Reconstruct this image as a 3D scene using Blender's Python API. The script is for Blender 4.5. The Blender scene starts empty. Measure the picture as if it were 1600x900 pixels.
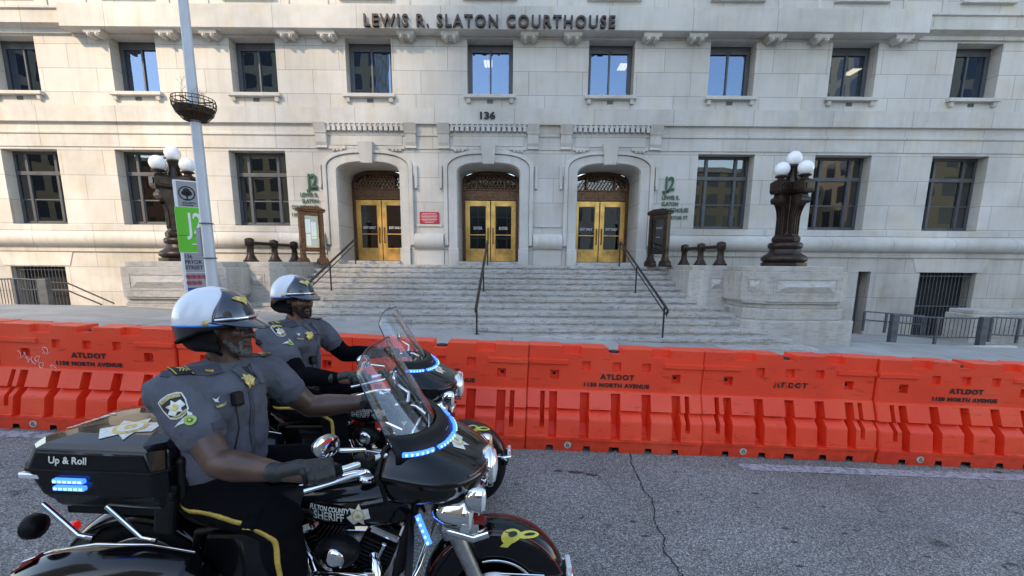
import bpy, bmesh, math, random
from mathutils import Vector, Matrix
from mathutils.bvhtree import BVHTree
random.seed(7)
R = math.radians
scene = bpy.context.scene
COL = scene.collection

# ------------------------------------------------------------ camera, sky, sun, exposure
EYE = 1.85
cd = bpy.data.cameras.new('camera'); cam = bpy.data.objects.new('camera', cd); COL.objects.link(cam)
cd.sensor_width = 36.0; cd.lens = 711.0/1600*36.0
cd.shift_y = 83.0/1600; cd.clip_start = 0.05; cd.clip_end = 2000
cam.location = (0, 0, EYE)
cam.rotation_euler = (Matrix.Rotation(R(90-9.86), 3, 'X') @ Matrix.Rotation(0.008, 3, 'Z')).to_euler()
scene.camera = cam
SUN_EL, SUN_AZ = R(36), R(33)          # sun stands behind the camera, to its left
w = bpy.data.worlds.new('World'); scene.world = w; w.use_nodes = True
nt = w.node_tree; nt.nodes.clear()
sky = nt.nodes.new('ShaderNodeTexSky'); sky.sky_type = 'NISHITA'; sky.sun_disc = False
sky.sun_elevation = SUN_EL; sky.sun_rotation = math.pi + SUN_AZ
sky.air_density = 1.0; sky.dust_density = 0.2; sky.ozone_density = 1.5
bg = nt.nodes.new('ShaderNodeBackground'); bg.inputs[1].default_value = 0.15
wo = nt.nodes.new('ShaderNodeOutputWorld')
nt.links.new(sky.outputs[0], bg.inputs[0]); nt.links.new(bg.outputs[0], wo.inputs[0])
sd = bpy.data.lights.new('sun', 'SUN'); sun = bpy.data.objects.new('sun', sd); COL.objects.link(sun)
sd.energy = 1.45; sd.angle = R(2.5); sd.color = (1.0, 0.84, 0.66)
_d = Vector((math.sin(SUN_AZ)*math.cos(SUN_EL), math.cos(SUN_AZ)*math.cos(SUN_EL), -math.sin(SUN_EL)))
sun.rotation_euler = _d.to_track_quat('-Z', 'Y').to_euler()
vs = scene.view_settings; vs.view_transform = 'Standard'; vs.look = 'None'; vs.gamma = 1; vs.exposure = 1.92
vs.use_white_balance = True; vs.white_balance_temperature = 7900
scene.cycles.max_bounces = 8; scene.cycles.transparent_max_bounces = 12

def cam_ray(px, py):
    """direction through a pixel of the 1600x900 photograph"""
    v = Vector(((px-800)/711.0, -(py-533)/711.0, -1.0))
    return (cam.rotation_euler.to_matrix() @ v).normalized()
def at(px, py, Y):
    d = cam_ray(px, py); return Vector((0, 0, EYE)) + d*(Y/d.y)

# ------------------------------------------------------------ materials
def mat(name, col=(.5,.5,.5), rough=.5, metal=0.0, spec=.5, coat=0.0, emit=None, es=0.0, noise=None, bump=None, alpha=1):
    """noise=(scale, amount) varies the colour; bump=(scale, strength, distance)"""
    m = bpy.data.materials.new(name); m.use_nodes = True
    t = m.node_tree; p = t.nodes['Principled BSDF']
    p.inputs['Base Color'].default_value = (*col, 1); p.inputs['Roughness'].default_value = rough
    p.inputs['Metallic'].default_value = metal; p.inputs['Specular IOR Level'].default_value = spec
    p.inputs['Coat Weight'].default_value = coat; p.inputs['Coat Roughness'].default_value = .03
    if emit: p.inputs['Emission Color'].default_value = (*emit, 1); p.inputs['Emission Strength'].default_value = es
    g = t.nodes.new('ShaderNodeNewGeometry'); o = t.nodes.new('ShaderNodeTexCoord')
    if noise:
        n = t.nodes.new('ShaderNodeTexNoise'); n.inputs['Scale'].default_value = noise[0]; n.inputs['Detail'].default_value = 6
        t.links.new(o.outputs['Object'], n.inputs['Vector'])
        mr = t.nodes.new('ShaderNodeMapRange'); mr.inputs[1].default_value = .3; mr.inputs[2].default_value = .7
        mr.inputs[3].default_value = 1-noise[1]; mr.inputs[4].default_value = 1+noise[1]
        t.links.new(n.outputs[0], mr.inputs[0])
        mx = t.nodes.new('ShaderNodeVectorMath'); mx.operation = 'SCALE'; mx.inputs[0].default_value = col
        t.links.new(mr.outputs[0], mx.inputs['Scale']); t.links.new(mx.outputs[0], p.inputs['Base Color'])
    if bump:
        n2 = t.nodes.new('ShaderNodeTexNoise'); n2.inputs['Scale'].default_value = bump[0]; n2.inputs['Detail'].default_value = 8
        t.links.new(o.outputs['Object'], n2.inputs['Vector'])
        b = t.nodes.new('ShaderNodeBump'); b.inputs['Strength'].default_value = bump[1]; b.inputs['Distance'].default_value = bump[2]
        t.links.new(n2.outputs[0], b.inputs['Height']); t.links.new(b.outputs[0], p.inputs['Normal'])
    return m

def N(t, typ, **kw):
    n = t.nodes.new(typ)
    for k, v in kw.items():
        if k in n.inputs: n.inputs[k].default_value = v
        else: setattr(n, k, v)
    return n
def ramp(t, src, pts):
    r = t.nodes.new('ShaderNodeValToRGB'); e = r.color_ramp.elements
    while len(e) < len(pts): e.new(.5)
    for i, (p, c) in enumerate(pts):
        e[i].position = p; e[i].color = (*c, 1) if len(c) == 3 else c
    t.links.new(src, r.inputs[0]); return r.outputs[0]
def mul(t, a, b, fac=1.0):
    m = t.nodes.new('ShaderNodeMix'); m.data_type = 'RGBA'; m.blend_type = 'MULTIPLY'; m.inputs[0].default_value = fac
    t.links.new(a, m.inputs[6]); t.links.new(b, m.inputs[7]); return m.outputs[2]

def stone_mat(name, base, bw=1.75, rh=.71, z0=.0, joints=True, stain=.25, streak=.0, rough=.75, grime=None):
    m = bpy.data.materials.new(name); m.use_nodes = True; t = m.node_tree; p = t.nodes['Principled BSDF']
    p.inputs['Roughness'].default_value = rough; p.inputs['Specular IOR Level'].default_value = .3
    g = N(t, 'ShaderNodeNewGeometry'); s = N(t, 'ShaderNodeSeparateXYZ'); t.links.new(g.outputs['Position'], s.inputs[0])
    ad = N(t, 'ShaderNodeMath', operation='ADD'); ad.inputs[1].default_value = 100*rh - z0; t.links.new(s.outputs[2], ad.inputs[0])
    ax = N(t, 'ShaderNodeMath', operation='ADD'); t.links.new(s.outputs[0], ax.inputs[0])
    sy = N(t, 'ShaderNodeMath', operation='MULTIPLY'); sy.inputs[1].default_value = .9; t.links.new(s.outputs[1], sy.inputs[0]); t.links.new(sy.outputs[0], ax.inputs[1])
    c = N(t, 'ShaderNodeCombineXYZ'); t.links.new(ax.outputs[0], c.inputs[0]); t.links.new(ad.outputs[0], c.inputs[1])
    lo = tuple(v*.94 for v in base); hi = tuple(min(1, v*1.05) for v in base)
    br = N(t, 'ShaderNodeTexBrick'); br.offset = .5; br.squash = .8; br.squash_frequency = 3
    br.inputs['Color1'].default_value = (*lo, 1); br.inputs['Color2'].default_value = (*hi, 1)
    br.inputs['Mortar'].default_value = (*(v*.48 for v in base), 1)
    br.inputs['Scale'].default_value = 1; br.inputs['Brick Width'].default_value = bw; br.inputs['Row Height'].default_value = rh
    br.inputs['Mortar Size'].default_value = .0085 if joints else 0; br.inputs['Mortar Smooth'].default_value = .3; br.inputs['Bias'].default_value = 0
    t.links.new(c.outputs[0], br.inputs['Vector'])
    n1 = N(t, 'ShaderNodeTexNoise', Scale=.55, Detail=9.0, Roughness=.62); t.links.new(g.outputs['Position'], n1.inputs['Vector'])
    c1 = ramp(t, n1.outputs[0], [(.30, (1-stain, 1-stain*1.02, 1-stain*1.08)), (.62, (1, 1, 1))])
    col = mul(t, br.outputs[0], c1)
    mp = N(t, 'ShaderNodeMapping'); mp.inputs['Scale'].default_value = (5, 5, .35); t.links.new(g.outputs['Position'], mp.inputs[0])
    n2 = N(t, 'ShaderNodeTexNoise', Scale=1.0, Detail=7.0, Roughness=.6); t.links.new(mp.outputs[0], n2.inputs['Vector'])
    c2 = ramp(t, n2.outputs[0], [(.28, (1-streak-.06, 1-streak-.07, 1-streak-.09)), (.52, (1, 1, 1))])
    col = mul(t, col, c2)
    n3 = N(t, 'ShaderNodeTexNoise', Scale=55.0, Detail=4.0); t.links.new(g.outputs['Position'], n3.inputs['Vector'])
    c3 = ramp(t, n3.outputs[0], [(.3, (.93, .93, .93)), (.7, (1.0, 1.0, 1.0))]); col = mul(t, col, c3)
    n5 = N(t, 'ShaderNodeTexNoise', Scale=1.3, Detail=3.0); t.links.new(g.outputs['Position'], n5.inputs['Vector'])
    c5 = ramp(t, n5.outputs[0], [(.52, (1, 1, 1)), (.78, (1.0, .93, .82))]); col = mul(t, col, c5)
    if grime:      # dark weathering spots that gather in patches, like on the old marble steps
        mg = N(t, 'ShaderNodeMapping'); mg.inputs['Scale'].default_value = (1.5, 3, 6); t.links.new(g.outputs['Position'], mg.inputs[0])
        n4 = N(t, 'ShaderNodeTexNoise', Scale=grime[0], Detail=10.0, Roughness=.75); t.links.new(mg.outputs[0], n4.inputs['Vector'])
        c4 = ramp(t, n4.outputs[0], [(.37, (1-grime[1],)*3), (.53, (1, 1, 1))]); col = mul(t, col, c4)
    t.links.new(col, p.inputs['Base Color'])
    b = N(t, 'ShaderNodeBump'); b.inputs['Strength'].default_value = .35; b.inputs['Distance'].default_value = .01
    t.links.new(br.outputs['Fac'], b.inputs['Height']); b.invert = True
    b2 = N(t, 'ShaderNodeBump'); b2.inputs['Strength'].default_value = .25; b2.inputs['Distance'].default_value = .004
    t.links.new(n3.outputs[0], b2.inputs['Height']); t.links.new(b.outputs[0], b2.inputs['Normal']); t.links.new(b2.outputs[0], p.inputs['Normal'])
    return m

M = {}
STONE = (.60, .58, .545)
M['wall'] = stone_mat('ashlar_wall', STONE, 1.75, .715, z0=7.21, stain=.18, streak=.05)
M['wall_low'] = stone_mat('ashlar_low', STONE, 1.75, .79, z0=3.04)
M['base'] = stone_mat('base_stone', (.56, .53, .49), 2.0, .85, z0=.72, stain=.35, streak=.1)
M['trim'] = stone_mat('trim_stone', STONE, 2.6, 30, z0=5, stain=.28, streak=.05)
M['trimplain'] = stone_mat('carved_stone', STONE, joints=False, stain=.25, streak=.05)
M['ped'] = stone_mat('pedestal_marble', (.55, .525, .485), joints=False, stain=.32, streak=.12, grime=(3, .25))
M['step'] = stone_mat('step_marble', (.53, .51, .48), 1.9, 30, z0=5, stain=.22, streak=.0, grime=(3.2, .55), rough=.6)
M['frame'] = mat('window_frame_metal', (.085, .09, .10), .45, .3, noise=(3, .15))
M['bronze'] = mat('bronze_patina', (.036, .023, .017), .38, .55, noise=(9, .45), bump=(30, .2, .004))
M['bronzelt'] = mat('worn_bronze', (.13, .065, .035), .38, .7, noise=(12, .35), bump=(30, .15, .003))
M['brass'] = mat('brass_door', (.74, .42, .125), .32, .7, noise=(2.6, .35), bump=(12, .08, .004))
M['iron'] = mat('dark_iron_paint', (.025, .022, .022), .45, .2, noise=(8, .3))
M['greysteel'] = mat('grey_painted_steel', (.10, .11, .125), .5, .3, noise=(6, .3))
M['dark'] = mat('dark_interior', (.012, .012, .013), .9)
M['blind'] = mat('vertical_blind', (.10, .10, .095), .8, noise=(4, .2))
M['letter'] = mat('bronze_lettering', (.045, .03, .026), .4, .5, noise=(8, .5))
M['lettergreen'] = mat('green_lettering', (.02, .09, .045), .4)
M['black'] = mat('black_paint_lettering', (.012, .012, .012), .6)
M['white'] = mat('white_paint', (.78, .78, .77), .5)
M['red'] = mat('red_sign', (.42, .012, .03), .45)
M['globe'] = mat('opal_glass_globe', (.86, .87, .88), .22, spec=.5, coat=.6)
M['polep'] = mat('pale_blue_grey_pole', (.50, .54, .58), .45, .1, noise=(2, .10))
M['green'] = mat('lime_green_panel', (.10, .52, .035), .45)
M['signgrey'] = mat('grey_sign_panel', (.30, .31, .33), .5)
M['blue'] = mat('blue_sign_panel', (.01, .08, .32), .45)
M['wire'] = mat('rusty_wire', (.05, .03, .02), .7, noise=(20, .4))
M['coir'] = mat('coir_liner', (.05, .028, .016), .95, noise=(14, .5), bump=(60, .8, .01))
M['twig'] = mat('dry_twig', (.10, .07, .05), .9)
M['plug'] = mat('drain_plug', (.45, .44, .40), .6, noise=(30, .4))

def glass_mat(name, refl, tint, rc=(.92, .96, 1)):
    m = bpy.data.materials.new(name); m.use_nodes = True; t = m.node_tree; t.nodes.clear()
    o = N(t, 'ShaderNodeOutputMaterial'); g = N(t, 'ShaderNodeBsdfGlossy'); g.inputs['Roughness'].default_value = .0
    g.inputs['Color'].default_value = (*rc, 1)
    n = N(t, 'ShaderNodeTexNoise', Scale=.9, Detail=1.0); tc = N(t, 'ShaderNodeTexCoord'); t.links.new(tc.outputs['Object'], n.inputs['Vector'])
    b = N(t, 'ShaderNodeBump'); b.inputs['Strength'].default_value = .12; b.inputs['Distance'].default_value = .03
    t.links.new(n.outputs[0], b.inputs['Height']); t.links.new(b.outputs[0], g.inputs['Normal'])
    tr = N(t, 'ShaderNodeBsdfTransparent'); tr.inputs['Color'].default_value = (*tint, 1)
    lw = N(t, 'ShaderNodeLayerWeight'); lw.inputs['Blend'].default_value = .5
    pw = N(t, 'ShaderNodeMath', operation='POWER'); pw.inputs[1].default_value = 5; t.links.new(lw.outputs['Facing'], pw.inputs[0])
    a = N(t, 'ShaderNodeMath', operation='MULTIPLY_ADD'); a.inputs[1].default_value = .9-refl; a.inputs[2].default_value = refl+.04; t.links.new(pw.outputs[0], a.inputs[0])
    mx = N(t, 'ShaderNodeMixShader'); t.links.new(a.outputs[0], mx.inputs[0]); t.links.new(tr.outputs[0], mx.inputs[1]); t.links.new(g.outputs[0], mx.inputs[2])
    t.links.new(mx.outputs[0], o.inputs[0]); return m
M['glass'] = glass_mat('coated_window_glass', .19, (.45, .47, .5), (.40, .56, .80))
M['glasslow'] = glass_mat('window_glass', .09, (.4, .42, .42))
M['shield'] = glass_mat('clear_windshield', .03, (.94, .95, .97))
M['bronzegold'] = mat('gilded_bronze', (.30, .16, .07), .4, .6, noise=(12, .3))
M['ceil'] = mat('lit_ceiling_panel', (.8,.8,.7), emit=(1, .9, .7), es=1.3)

# barrier plastic: faded orange with scuffs near the foot
def plastic():
    m = bpy.data.materials.new('orange_plastic'); m.use_nodes = True; t = m.node_tree; p = t.nodes['Principled BSDF']
    p.inputs['Roughness'].default_value = .42; p.inputs['Specular IOR Level'].default_value = .4
    tc = N(t, 'ShaderNodeTexCoord'); oi = N(t, 'ShaderNodeObjectInfo')
    ad = N(t, 'ShaderNodeVectorMath', operation='ADD'); t.links.new(tc.outputs['Object'], ad.inputs[0])
    cb = N(t, 'ShaderNodeCombineXYZ'); mm = N(t, 'ShaderNodeMath', operation='MULTIPLY'); mm.inputs[1].default_value = 57
    t.links.new(oi.outputs['Random'], mm.inputs[0]); t.links.new(mm.outputs[0], cb.inputs[0]); t.links.new(cb.outputs[0], ad.inputs[1])
    n1 = N(t, 'ShaderNodeTexNoise', Scale=1.6, Detail=5.0); t.links.new(ad.outputs[0], n1.inputs[0])
    col = ramp(t, n1.outputs[0], [(.3, (.90, .058, .024)), (.55, (.96, .072, .026)), (.8, (.92, .11, .052))])
    mp = N(t, 'ShaderNodeMapping'); mp.inputs['Scale'].default_value = (5, 5, 26); t.links.new(ad.outputs[0], mp.inputs[0])
    n2 = N(t, 'ShaderNodeTexNoise', Scale=1.0, Detail=9.0, Roughness=.7); t.links.new(mp.outputs[0], n2.inputs[0])
    s2 = ramp(t, n2.outputs[0], [(.30, (.42, .36, .34)), (.42, (1, 1, 1))])
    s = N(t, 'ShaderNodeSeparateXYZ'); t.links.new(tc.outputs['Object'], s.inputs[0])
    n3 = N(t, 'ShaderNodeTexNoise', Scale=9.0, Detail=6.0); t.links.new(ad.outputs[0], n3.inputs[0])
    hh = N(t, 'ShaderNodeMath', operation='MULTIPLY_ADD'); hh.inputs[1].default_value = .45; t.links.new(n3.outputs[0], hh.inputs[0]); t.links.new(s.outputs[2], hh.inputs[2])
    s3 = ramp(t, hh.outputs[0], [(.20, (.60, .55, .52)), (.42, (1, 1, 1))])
    rd = ramp(t, oi.outputs['Random'], [(0, (.94, .92, .92)), (1, (1, 1, 1))])
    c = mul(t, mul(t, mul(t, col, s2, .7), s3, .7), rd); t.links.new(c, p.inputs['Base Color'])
    b = N(t, 'ShaderNodeBump'); b.inputs['Strength'].default_value = .15; b.inputs['Distance'].default_value = .006
    t.links.new(n1.outputs[0], b.inputs['Height']); t.links.new(b.outputs[0], p.inputs['Normal'])
    return m
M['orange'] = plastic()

def asphalt():
    m = bpy.data.materials.new('asphalt'); m.use_nodes = True; t = m.node_tree; p = t.nodes['Principled BSDF']
    p.inputs['Roughness'].default_value = .85; p.inputs['Specular IOR Level'].default_value = .35
    g = N(t, 'ShaderNodeNewGeometry')
    v = N(t, 'ShaderNodeTexVoronoi', Scale=140.0); t.links.new(g.outputs['Position'], v.inputs['Vector'])
    sx = N(t, 'ShaderNodeSeparateXYZ'); t.links.new(v.outputs['Color'], sx.inputs[0])
    col = ramp(t, sx.outputs[0], [(0, (.070, .067, .062)), (.45, (.178, .169, .157)), (.8, (.29, .277, .258)), (1, (.50, .48, .44))])
    n = N(t, 'ShaderNodeTexNoise', Scale=.8, Detail=8.0, Roughness=.6); t.links.new(g.outputs['Position'], n.inputs['Vector'])
    c = mul(t, col, ramp(t, n.outputs[0], [(.3, (.72, .72, .72)), (.7, (1.12, 1.12, 1.12))]))
    n4 = N(t, 'ShaderNodeTexNoise', Scale=3.4, Detail=3.0); t.links.new(g.outputs['Position'], n4.inputs['Vector'])
    c = mul(t, c, ramp(t, n4.outputs[0], [(.27, (.45, .45, .45)), (.33, (1, 1, 1))]))
    v2 = N(t, 'ShaderNodeTexVoronoi', Scale=2.6); v2.inputs['Randomness'].default_value = 1
    n5 = N(t, 'ShaderNodeTexNoise', Scale=14.0, Detail=2.0); t.links.new(g.outputs['Position'], n5.inputs['Vector'])
    va = N(t, 'ShaderNodeVectorMath', operation='MULTIPLY_ADD'); va.inputs[1].default_value = (.12, .12, .12)
    t.links.new(n5.outputs['Color'], va.inputs[0]); t.links.new(g.outputs['Position'], va.inputs[2]); t.links.new(va.outputs[0], v2.inputs['Vector'])
    c = mul(t, c, ramp(t, v2.outputs['Distance'], [(.045, (.35, .35, .36)), (.075, (1, 1, 1))]))
    t.links.new(c, p.inputs['Base Color'])
    b = N(t, 'ShaderNodeBump'); b.inputs['Strength'].default_value = .7; b.inputs['Distance'].default_value = .004
    t.links.new(v.outputs['Distance'], b.inputs['Height']); t.links.new(b.outputs[0], p.inputs['Normal'])
    return m
M['asphalt'] = asphalt()

def paving():
    m = bpy.data.materials.new('pavement_concrete'); m.use_nodes = True; t = m.node_tree; p = t.nodes['Principled BSDF']
    p.inputs['Roughness'].default_value = .85
    g = N(t, 'ShaderNodeNewGeometry'); br = N(t, 'ShaderNodeTexBrick'); br.offset = 0
    for k, val in (('Scale', 1), ('Brick Width', 2.4), ('Row Height', 2.35), ('Mortar Size', .008), ('Bias', 0)): br.inputs[k].default_value = val
    br.inputs['Color1'].default_value = (.36, .355, .34, 1); br.inputs['Color2'].default_value = (.43, .42, .40, 1); br.inputs['Mortar'].default_value = (.09, .09, .09, 1)
    t.links.new(g.outputs['Position'], br.inputs['Vector'])
    n = N(t, 'ShaderNodeTexNoise', Scale=1.1, Detail=9.0, Roughness=.65); t.links.new(g.outputs['Position'], n.inputs['Vector'])
    c = mul(t, br.outputs[0], ramp(t, n.outputs[0], [(.3, (.72, .71, .69)), (.65, (1, 1, 1))]))
    n2 = N(t, 'ShaderNodeTexNoise', Scale=40.0, Detail=4.0); t.links.new(g.outputs['Position'], n2.inputs['Vector'])
    c = mul(t, c, ramp(t, n2.outputs[0], [(.3, (.85,)*3), (.7, (1.05,)*3)])); t.links.new(c, p.inputs['Base Color'])
    return m
M['pave'] = paving()

# ------------------------------------------------------------ mesh builder
class MB:
    def __init__(s): s.v = []; s.f = []; s.sm = []
    def add(s, vs, fs, smooth=False):
        n = len(s.v); s.v += [tuple(a) for a in vs]; s.f += [tuple(i+n for i in f) for f in fs]; s.sm += [smooth]*len(fs); return s
    def box(s, x0, x1, y0, y1, z0, z1, mt=None):
        vs = [(x, y, z) for x in (x0, x1) for y in (y0, y1) for z in (z0, z1)]
        if mt is not None: vs = [mt @ Vector(v) for v in vs]
        return s.add(vs, [(0,1,3,2), (4,6,7,5), (0,4,5,1), (2,3,7,6), (0,2,6,4), (1,5,7,3)])
    def cbox(s, c, d, mt=None):
        return s.box(c[0]-d[0]/2, c[0]+d[0]/2, c[1]-d[1]/2, c[1]+d[1]/2, c[2]-d[2]/2, c[2]+d[2]/2, mt)
    def frustum(s, r0, z0, r1, z1, mt=None):
        """r = (x0,x1,y0,y1) rectangles at z0 and z1"""
        vs = [(r[i], r[j], z) for r, z in ((r0, z0), (r1, z1)) for i, j in ((0,2), (1,2), (1,3), (0,3))]
        if mt is not None: vs = [mt @ Vector(v) for v in vs]
        return s.add(vs, [(3,2,1,0), (4,5,6,7), (0,1,5,4), (1,2,6,5), (2,3,7,6), (3,0,4,7)])
    def prism(s, poly, a, b, axis='y', mt=None):
        """poly of 2D points extruded along axis from a to b"""
        def P(p, t):
            return {'y': (p[0], t, p[1]), 'x': (t, p[0], p[1]), 'z': (p[0], p[1], t)}[axis]
        n = len(poly); vs = [P(p, a) for p in poly] + [P(p, b) for p in poly]
        if mt is not None: vs = [mt @ Vector(v) for v in vs]
        return s.add(vs, [tuple(range(n-1, -1, -1)), tuple(range(n, 2*n))] + [(i, (i+1) % n, (i+1) % n+n, i+n) for i in range(n)])
    def tube(s, pts, r, seg=10, cap=True, smooth=True, flat=1.0, up=None):
        pts = [Vector(p) for p in pts]; n = len(pts); rs = r if isinstance(r, (list, tuple)) else [r]*n
        rings = []; prev = None
        for i, p in enumerate(pts):
            t = (pts[min(i+1, n-1)] - pts[max(i-1, 0)]).normalized()
            if prev is None:
                a = Vector(up) if up else (Vector((0, 0, 1)) if abs(t.z) < .9 else Vector((1, 0, 0)))
                u = (a - t*a.dot(t)).normalized()
            else:
                u = (prev - t*prev.dot(t)).normalized()
            prev = u; v = t.cross(u)
            rings.append([p + (u*math.cos(2*math.pi*k/seg) + v*math.sin(2*math.pi*k/seg)*flat)*rs[i] for k in range(seg)])
        return s.loft(rings, cap, smooth, True)
    def loft(s, rings, cap=True, smooth=True, closed=True):
        m = len(rings[0]); vs = [p for r in rings for p in r]; fs = []
        for i in range(len(rings)-1):
            for k in range(m if closed else m-1):
                fs.append((i*m+k, i*m+(k+1) % m, (i+1)*m+(k+1) % m, (i+1)*m+k))
        s.add(vs, fs, smooth)
        if cap and closed:
            s.add(rings[0], [tuple(range(m-1, -1, -1))]); s.add(rings[-1], [tuple(range(m))])
        return s
    def lathe(s, prof, c=(0,0,0), seg=20, axis=None, smooth=True, sx=1, sy=1):
        """prof: (radius, height) list along axis (default z)"""
        q = Vector(axis).to_track_quat('Z', 'Y').to_matrix() if axis else Matrix.Identity(3)
        rings = [[Vector(c) + q @ Vector((r*sx*math.cos(2*math.pi*k/seg), r*sy*math.sin(2*math.pi*k/seg), h)) for k in range(seg)] for r, h in prof]
        return s.loft(rings, True, smooth)
    def ball(s, c, r, seg=16, rings=10, mt=None):
        r = r if isinstance(r, (list, tuple)) else (r, r, r); rr = []
        for i in range(rings+1):
            a = -math.pi/2 + math.pi*i/rings; a = max(min(a, math.pi/2-.02), -math.pi/2+.02)
            ring = []
            for k in range(seg):
                b = 2*math.pi*k/seg; v = Vector((r[0]*math.cos(a)*math.cos(b), r[1]*math.cos(a)*math.sin(b), r[2]*math.sin(a)))
                if mt is not None: v = mt @ v
                ring.append(Vector(c) + v)
            rr.append(ring)
        return s.loft(rr, True, True)
    def mesh(s, name, auto=None):
        me = bpy.data.meshes.new(name); me.from_pydata(s.v, [], s.f); me.update()
        me.polygons.foreach_set('use_smooth', [bool(x) for x in s.sm])
        if auto: me.shade_smooth(); me.set_sharp_from_angle(angle=R(auto))
        bm = bmesh.new(); bm.from_mesh(me); bmesh.ops.recalc_face_normals(bm, faces=bm.faces); bm.to_mesh(me); bm.free()
        return me
    def build(s, name, m, parent=None, bevel=0, auto=None, loc=None, rot=None, seg=2, **kw):
        o = bpy.data.objects.new(name, s.mesh(name, auto)); COL.objects.link(o)
        o.data.materials.append(m)
        if parent: o.parent = parent
        if loc: o.location = loc
        if rot: o.rotation_euler = rot
        if bevel:
            b = o.modifiers.new('bevel', 'BEVEL'); b.width = bevel; b.segments = seg; b.limit_method = 'ANGLE'; b.angle_limit = R(40)
        if kw: tag(o, **kw)
        return o
def tag(o, label=None, cat=None, group=None, kind=None):
    if label: o['label'] = label
    if cat: o['category'] = cat
    if group: o['group'] = group
    if kind: o['kind'] = kind
    return o
def empty(name, loc=(0,0,0), rot=(0,0,0), **kw):
    o = bpy.data.objects.new(name, None); COL.objects.link(o); o.location = loc; o.rotation_euler = rot; o.empty_display_size = .1
    return tag(o, **kw)
def copy_tree(o, parent=None):
    c = o.copy(); COL.objects.link(c)
    if parent: c.parent = parent
    for ch in list(o.children): copy_tree(ch, c)
    return c
_dg = lambda: bpy.context.evaluated_depsgraph_get()
def text_mb(body, size, ext=.004, off=0.0, align='CENTER', bold=0, space=1.0, sx=1.0):
    """upright lettering in the XZ plane facing -Y, returned as an MB"""
    cu = bpy.data.curves.new('t', 'FONT'); cu.body = body; cu.size = size; cu.extrude = ext; cu.offset = off
    cu.align_x = align; cu.space_character = space; cu.resolution_u = 3; cu.space_line = 1.0
    o = bpy.data.objects.new('t', cu); COL.objects.link(o); bpy.context.view_layer.update()
    me = bpy.data.meshes.new_from_object(o.evaluated_get(_dg()))
    b = MB(); b.add([(v.co.x*sx, -v.co.z, v.co.y) for v in me.vertices], [tuple(p.vertices) for p in me.polygons])
    bpy.data.objects.remove(o); bpy.data.curves.remove(cu); bpy.data.meshes.remove(me)
    return b
def by_word(b, name, m, parent, gap):
    """one mesh per word of a line of lettering"""
    iv = sorted((min(b.v[i][0] for i in f), max(b.v[i][0] for i in f)) for f in b.f); groups = []
    for lo, hi in iv:
        if groups and lo < groups[-1][1] + gap: groups[-1][1] = max(groups[-1][1], hi)
        else: groups.append([lo, hi])
    for lo, hi in groups:
        q = MB(); fs = [f for f in b.f if lo-1e-4 <= min(b.v[i][0] for i in f) <= hi]; ids = sorted({i for f in fs for i in f}); mp = {i: k for k, i in enumerate(ids)}
        q.add([b.v[i] for i in ids], [tuple(mp[i] for i in f) for f in fs]); q.build(name, m, parent)
def moved(b, mt):
    b.v = [tuple(mt @ Vector(v)) for v in b.v]; return b
def T(x, y, z): return Matrix.Translation((x, y, z))
def RZ(a): return Matrix.Rotation(R(a), 4, 'Z')

# ------------------------------------------------------------ ground
def road_z(x): return .01 - .034*x
def side_z(x, y):
    if x > 0: a = .14 - .030*min(x, 60)
    elif x > -9: a = .14 - .062*x
    else: a = .698 - .004*(x+9)
    if y < 11.3: return a
    b = -.30 - .024*max(min(x, 40), -40)
    t = min(1, (y-11.3)/5.0)
    if -7.5 < x < 6: return a
    return a + (b-a)*t
def sheet(name, xs, ys, zf, m, **kw):
    b = MB(); nx, ny = len(xs), len(ys)
    b.add([(x, y, zf(x, y)) for y in ys for x in xs], [(j*nx+i, j*nx+i+1, (j+1)*nx+i+1, (j+1)*nx+i) for j in range(ny-1) for i in range(nx-1)], True)
    return b.build(name, m, **kw)
CURB = 5.35
sheet('road', [-400, -60, -30, 0, 30, 60, 400], [-400, -9, 0, 3, CURB-.15], lambda x, y: road_z(max(min(x, 60), -60)), M['asphalt'], kind='structure')
xs = [-400, -60, -40, -30, -24, -20, -16, -13, -11, -9.6, -9, -8, -7.51, -7.49, -5, -2, 0, 3, 5.99, 6.01, 7, 8.4, 10, 12, 15, 18, 22, 30, 40, 60, 400]
sheet('sidewalk', xs, [CURB, 7, 9, 10.5, 11.3, 12.3, 13.3, 14.3, 15.3, 16.3, 17], side_z, M['pave'], kind='structure')
b = MB()
for i in range(-30, 30):
    x0, x1 = i*2.0, i*2.0+1.99
    z = [road_z(x0)-.2, road_z(x1)-.2, side_z(x1, 6)+.002, side_z(x0, 6)+.002]
    b.add([(x0, CURB-.15, z[0]), (x1, CURB-.15, z[1]), (x1, CURB-.15, z[2]), (x0, CURB-.15, z[3]), (x0, CURB+.004, z[0]), (x1, CURB+.004, z[1]), (x1, CURB+.004, z[2]), (x0, CURB+.004, z[3])],
          [(0,1,2,3), (7,6,5,4), (3,2,6,7), (0,3,7,4), (1,5,6,2)])
b.build('kerb', M['pave'], bevel=.015, kind='structure')
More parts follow.
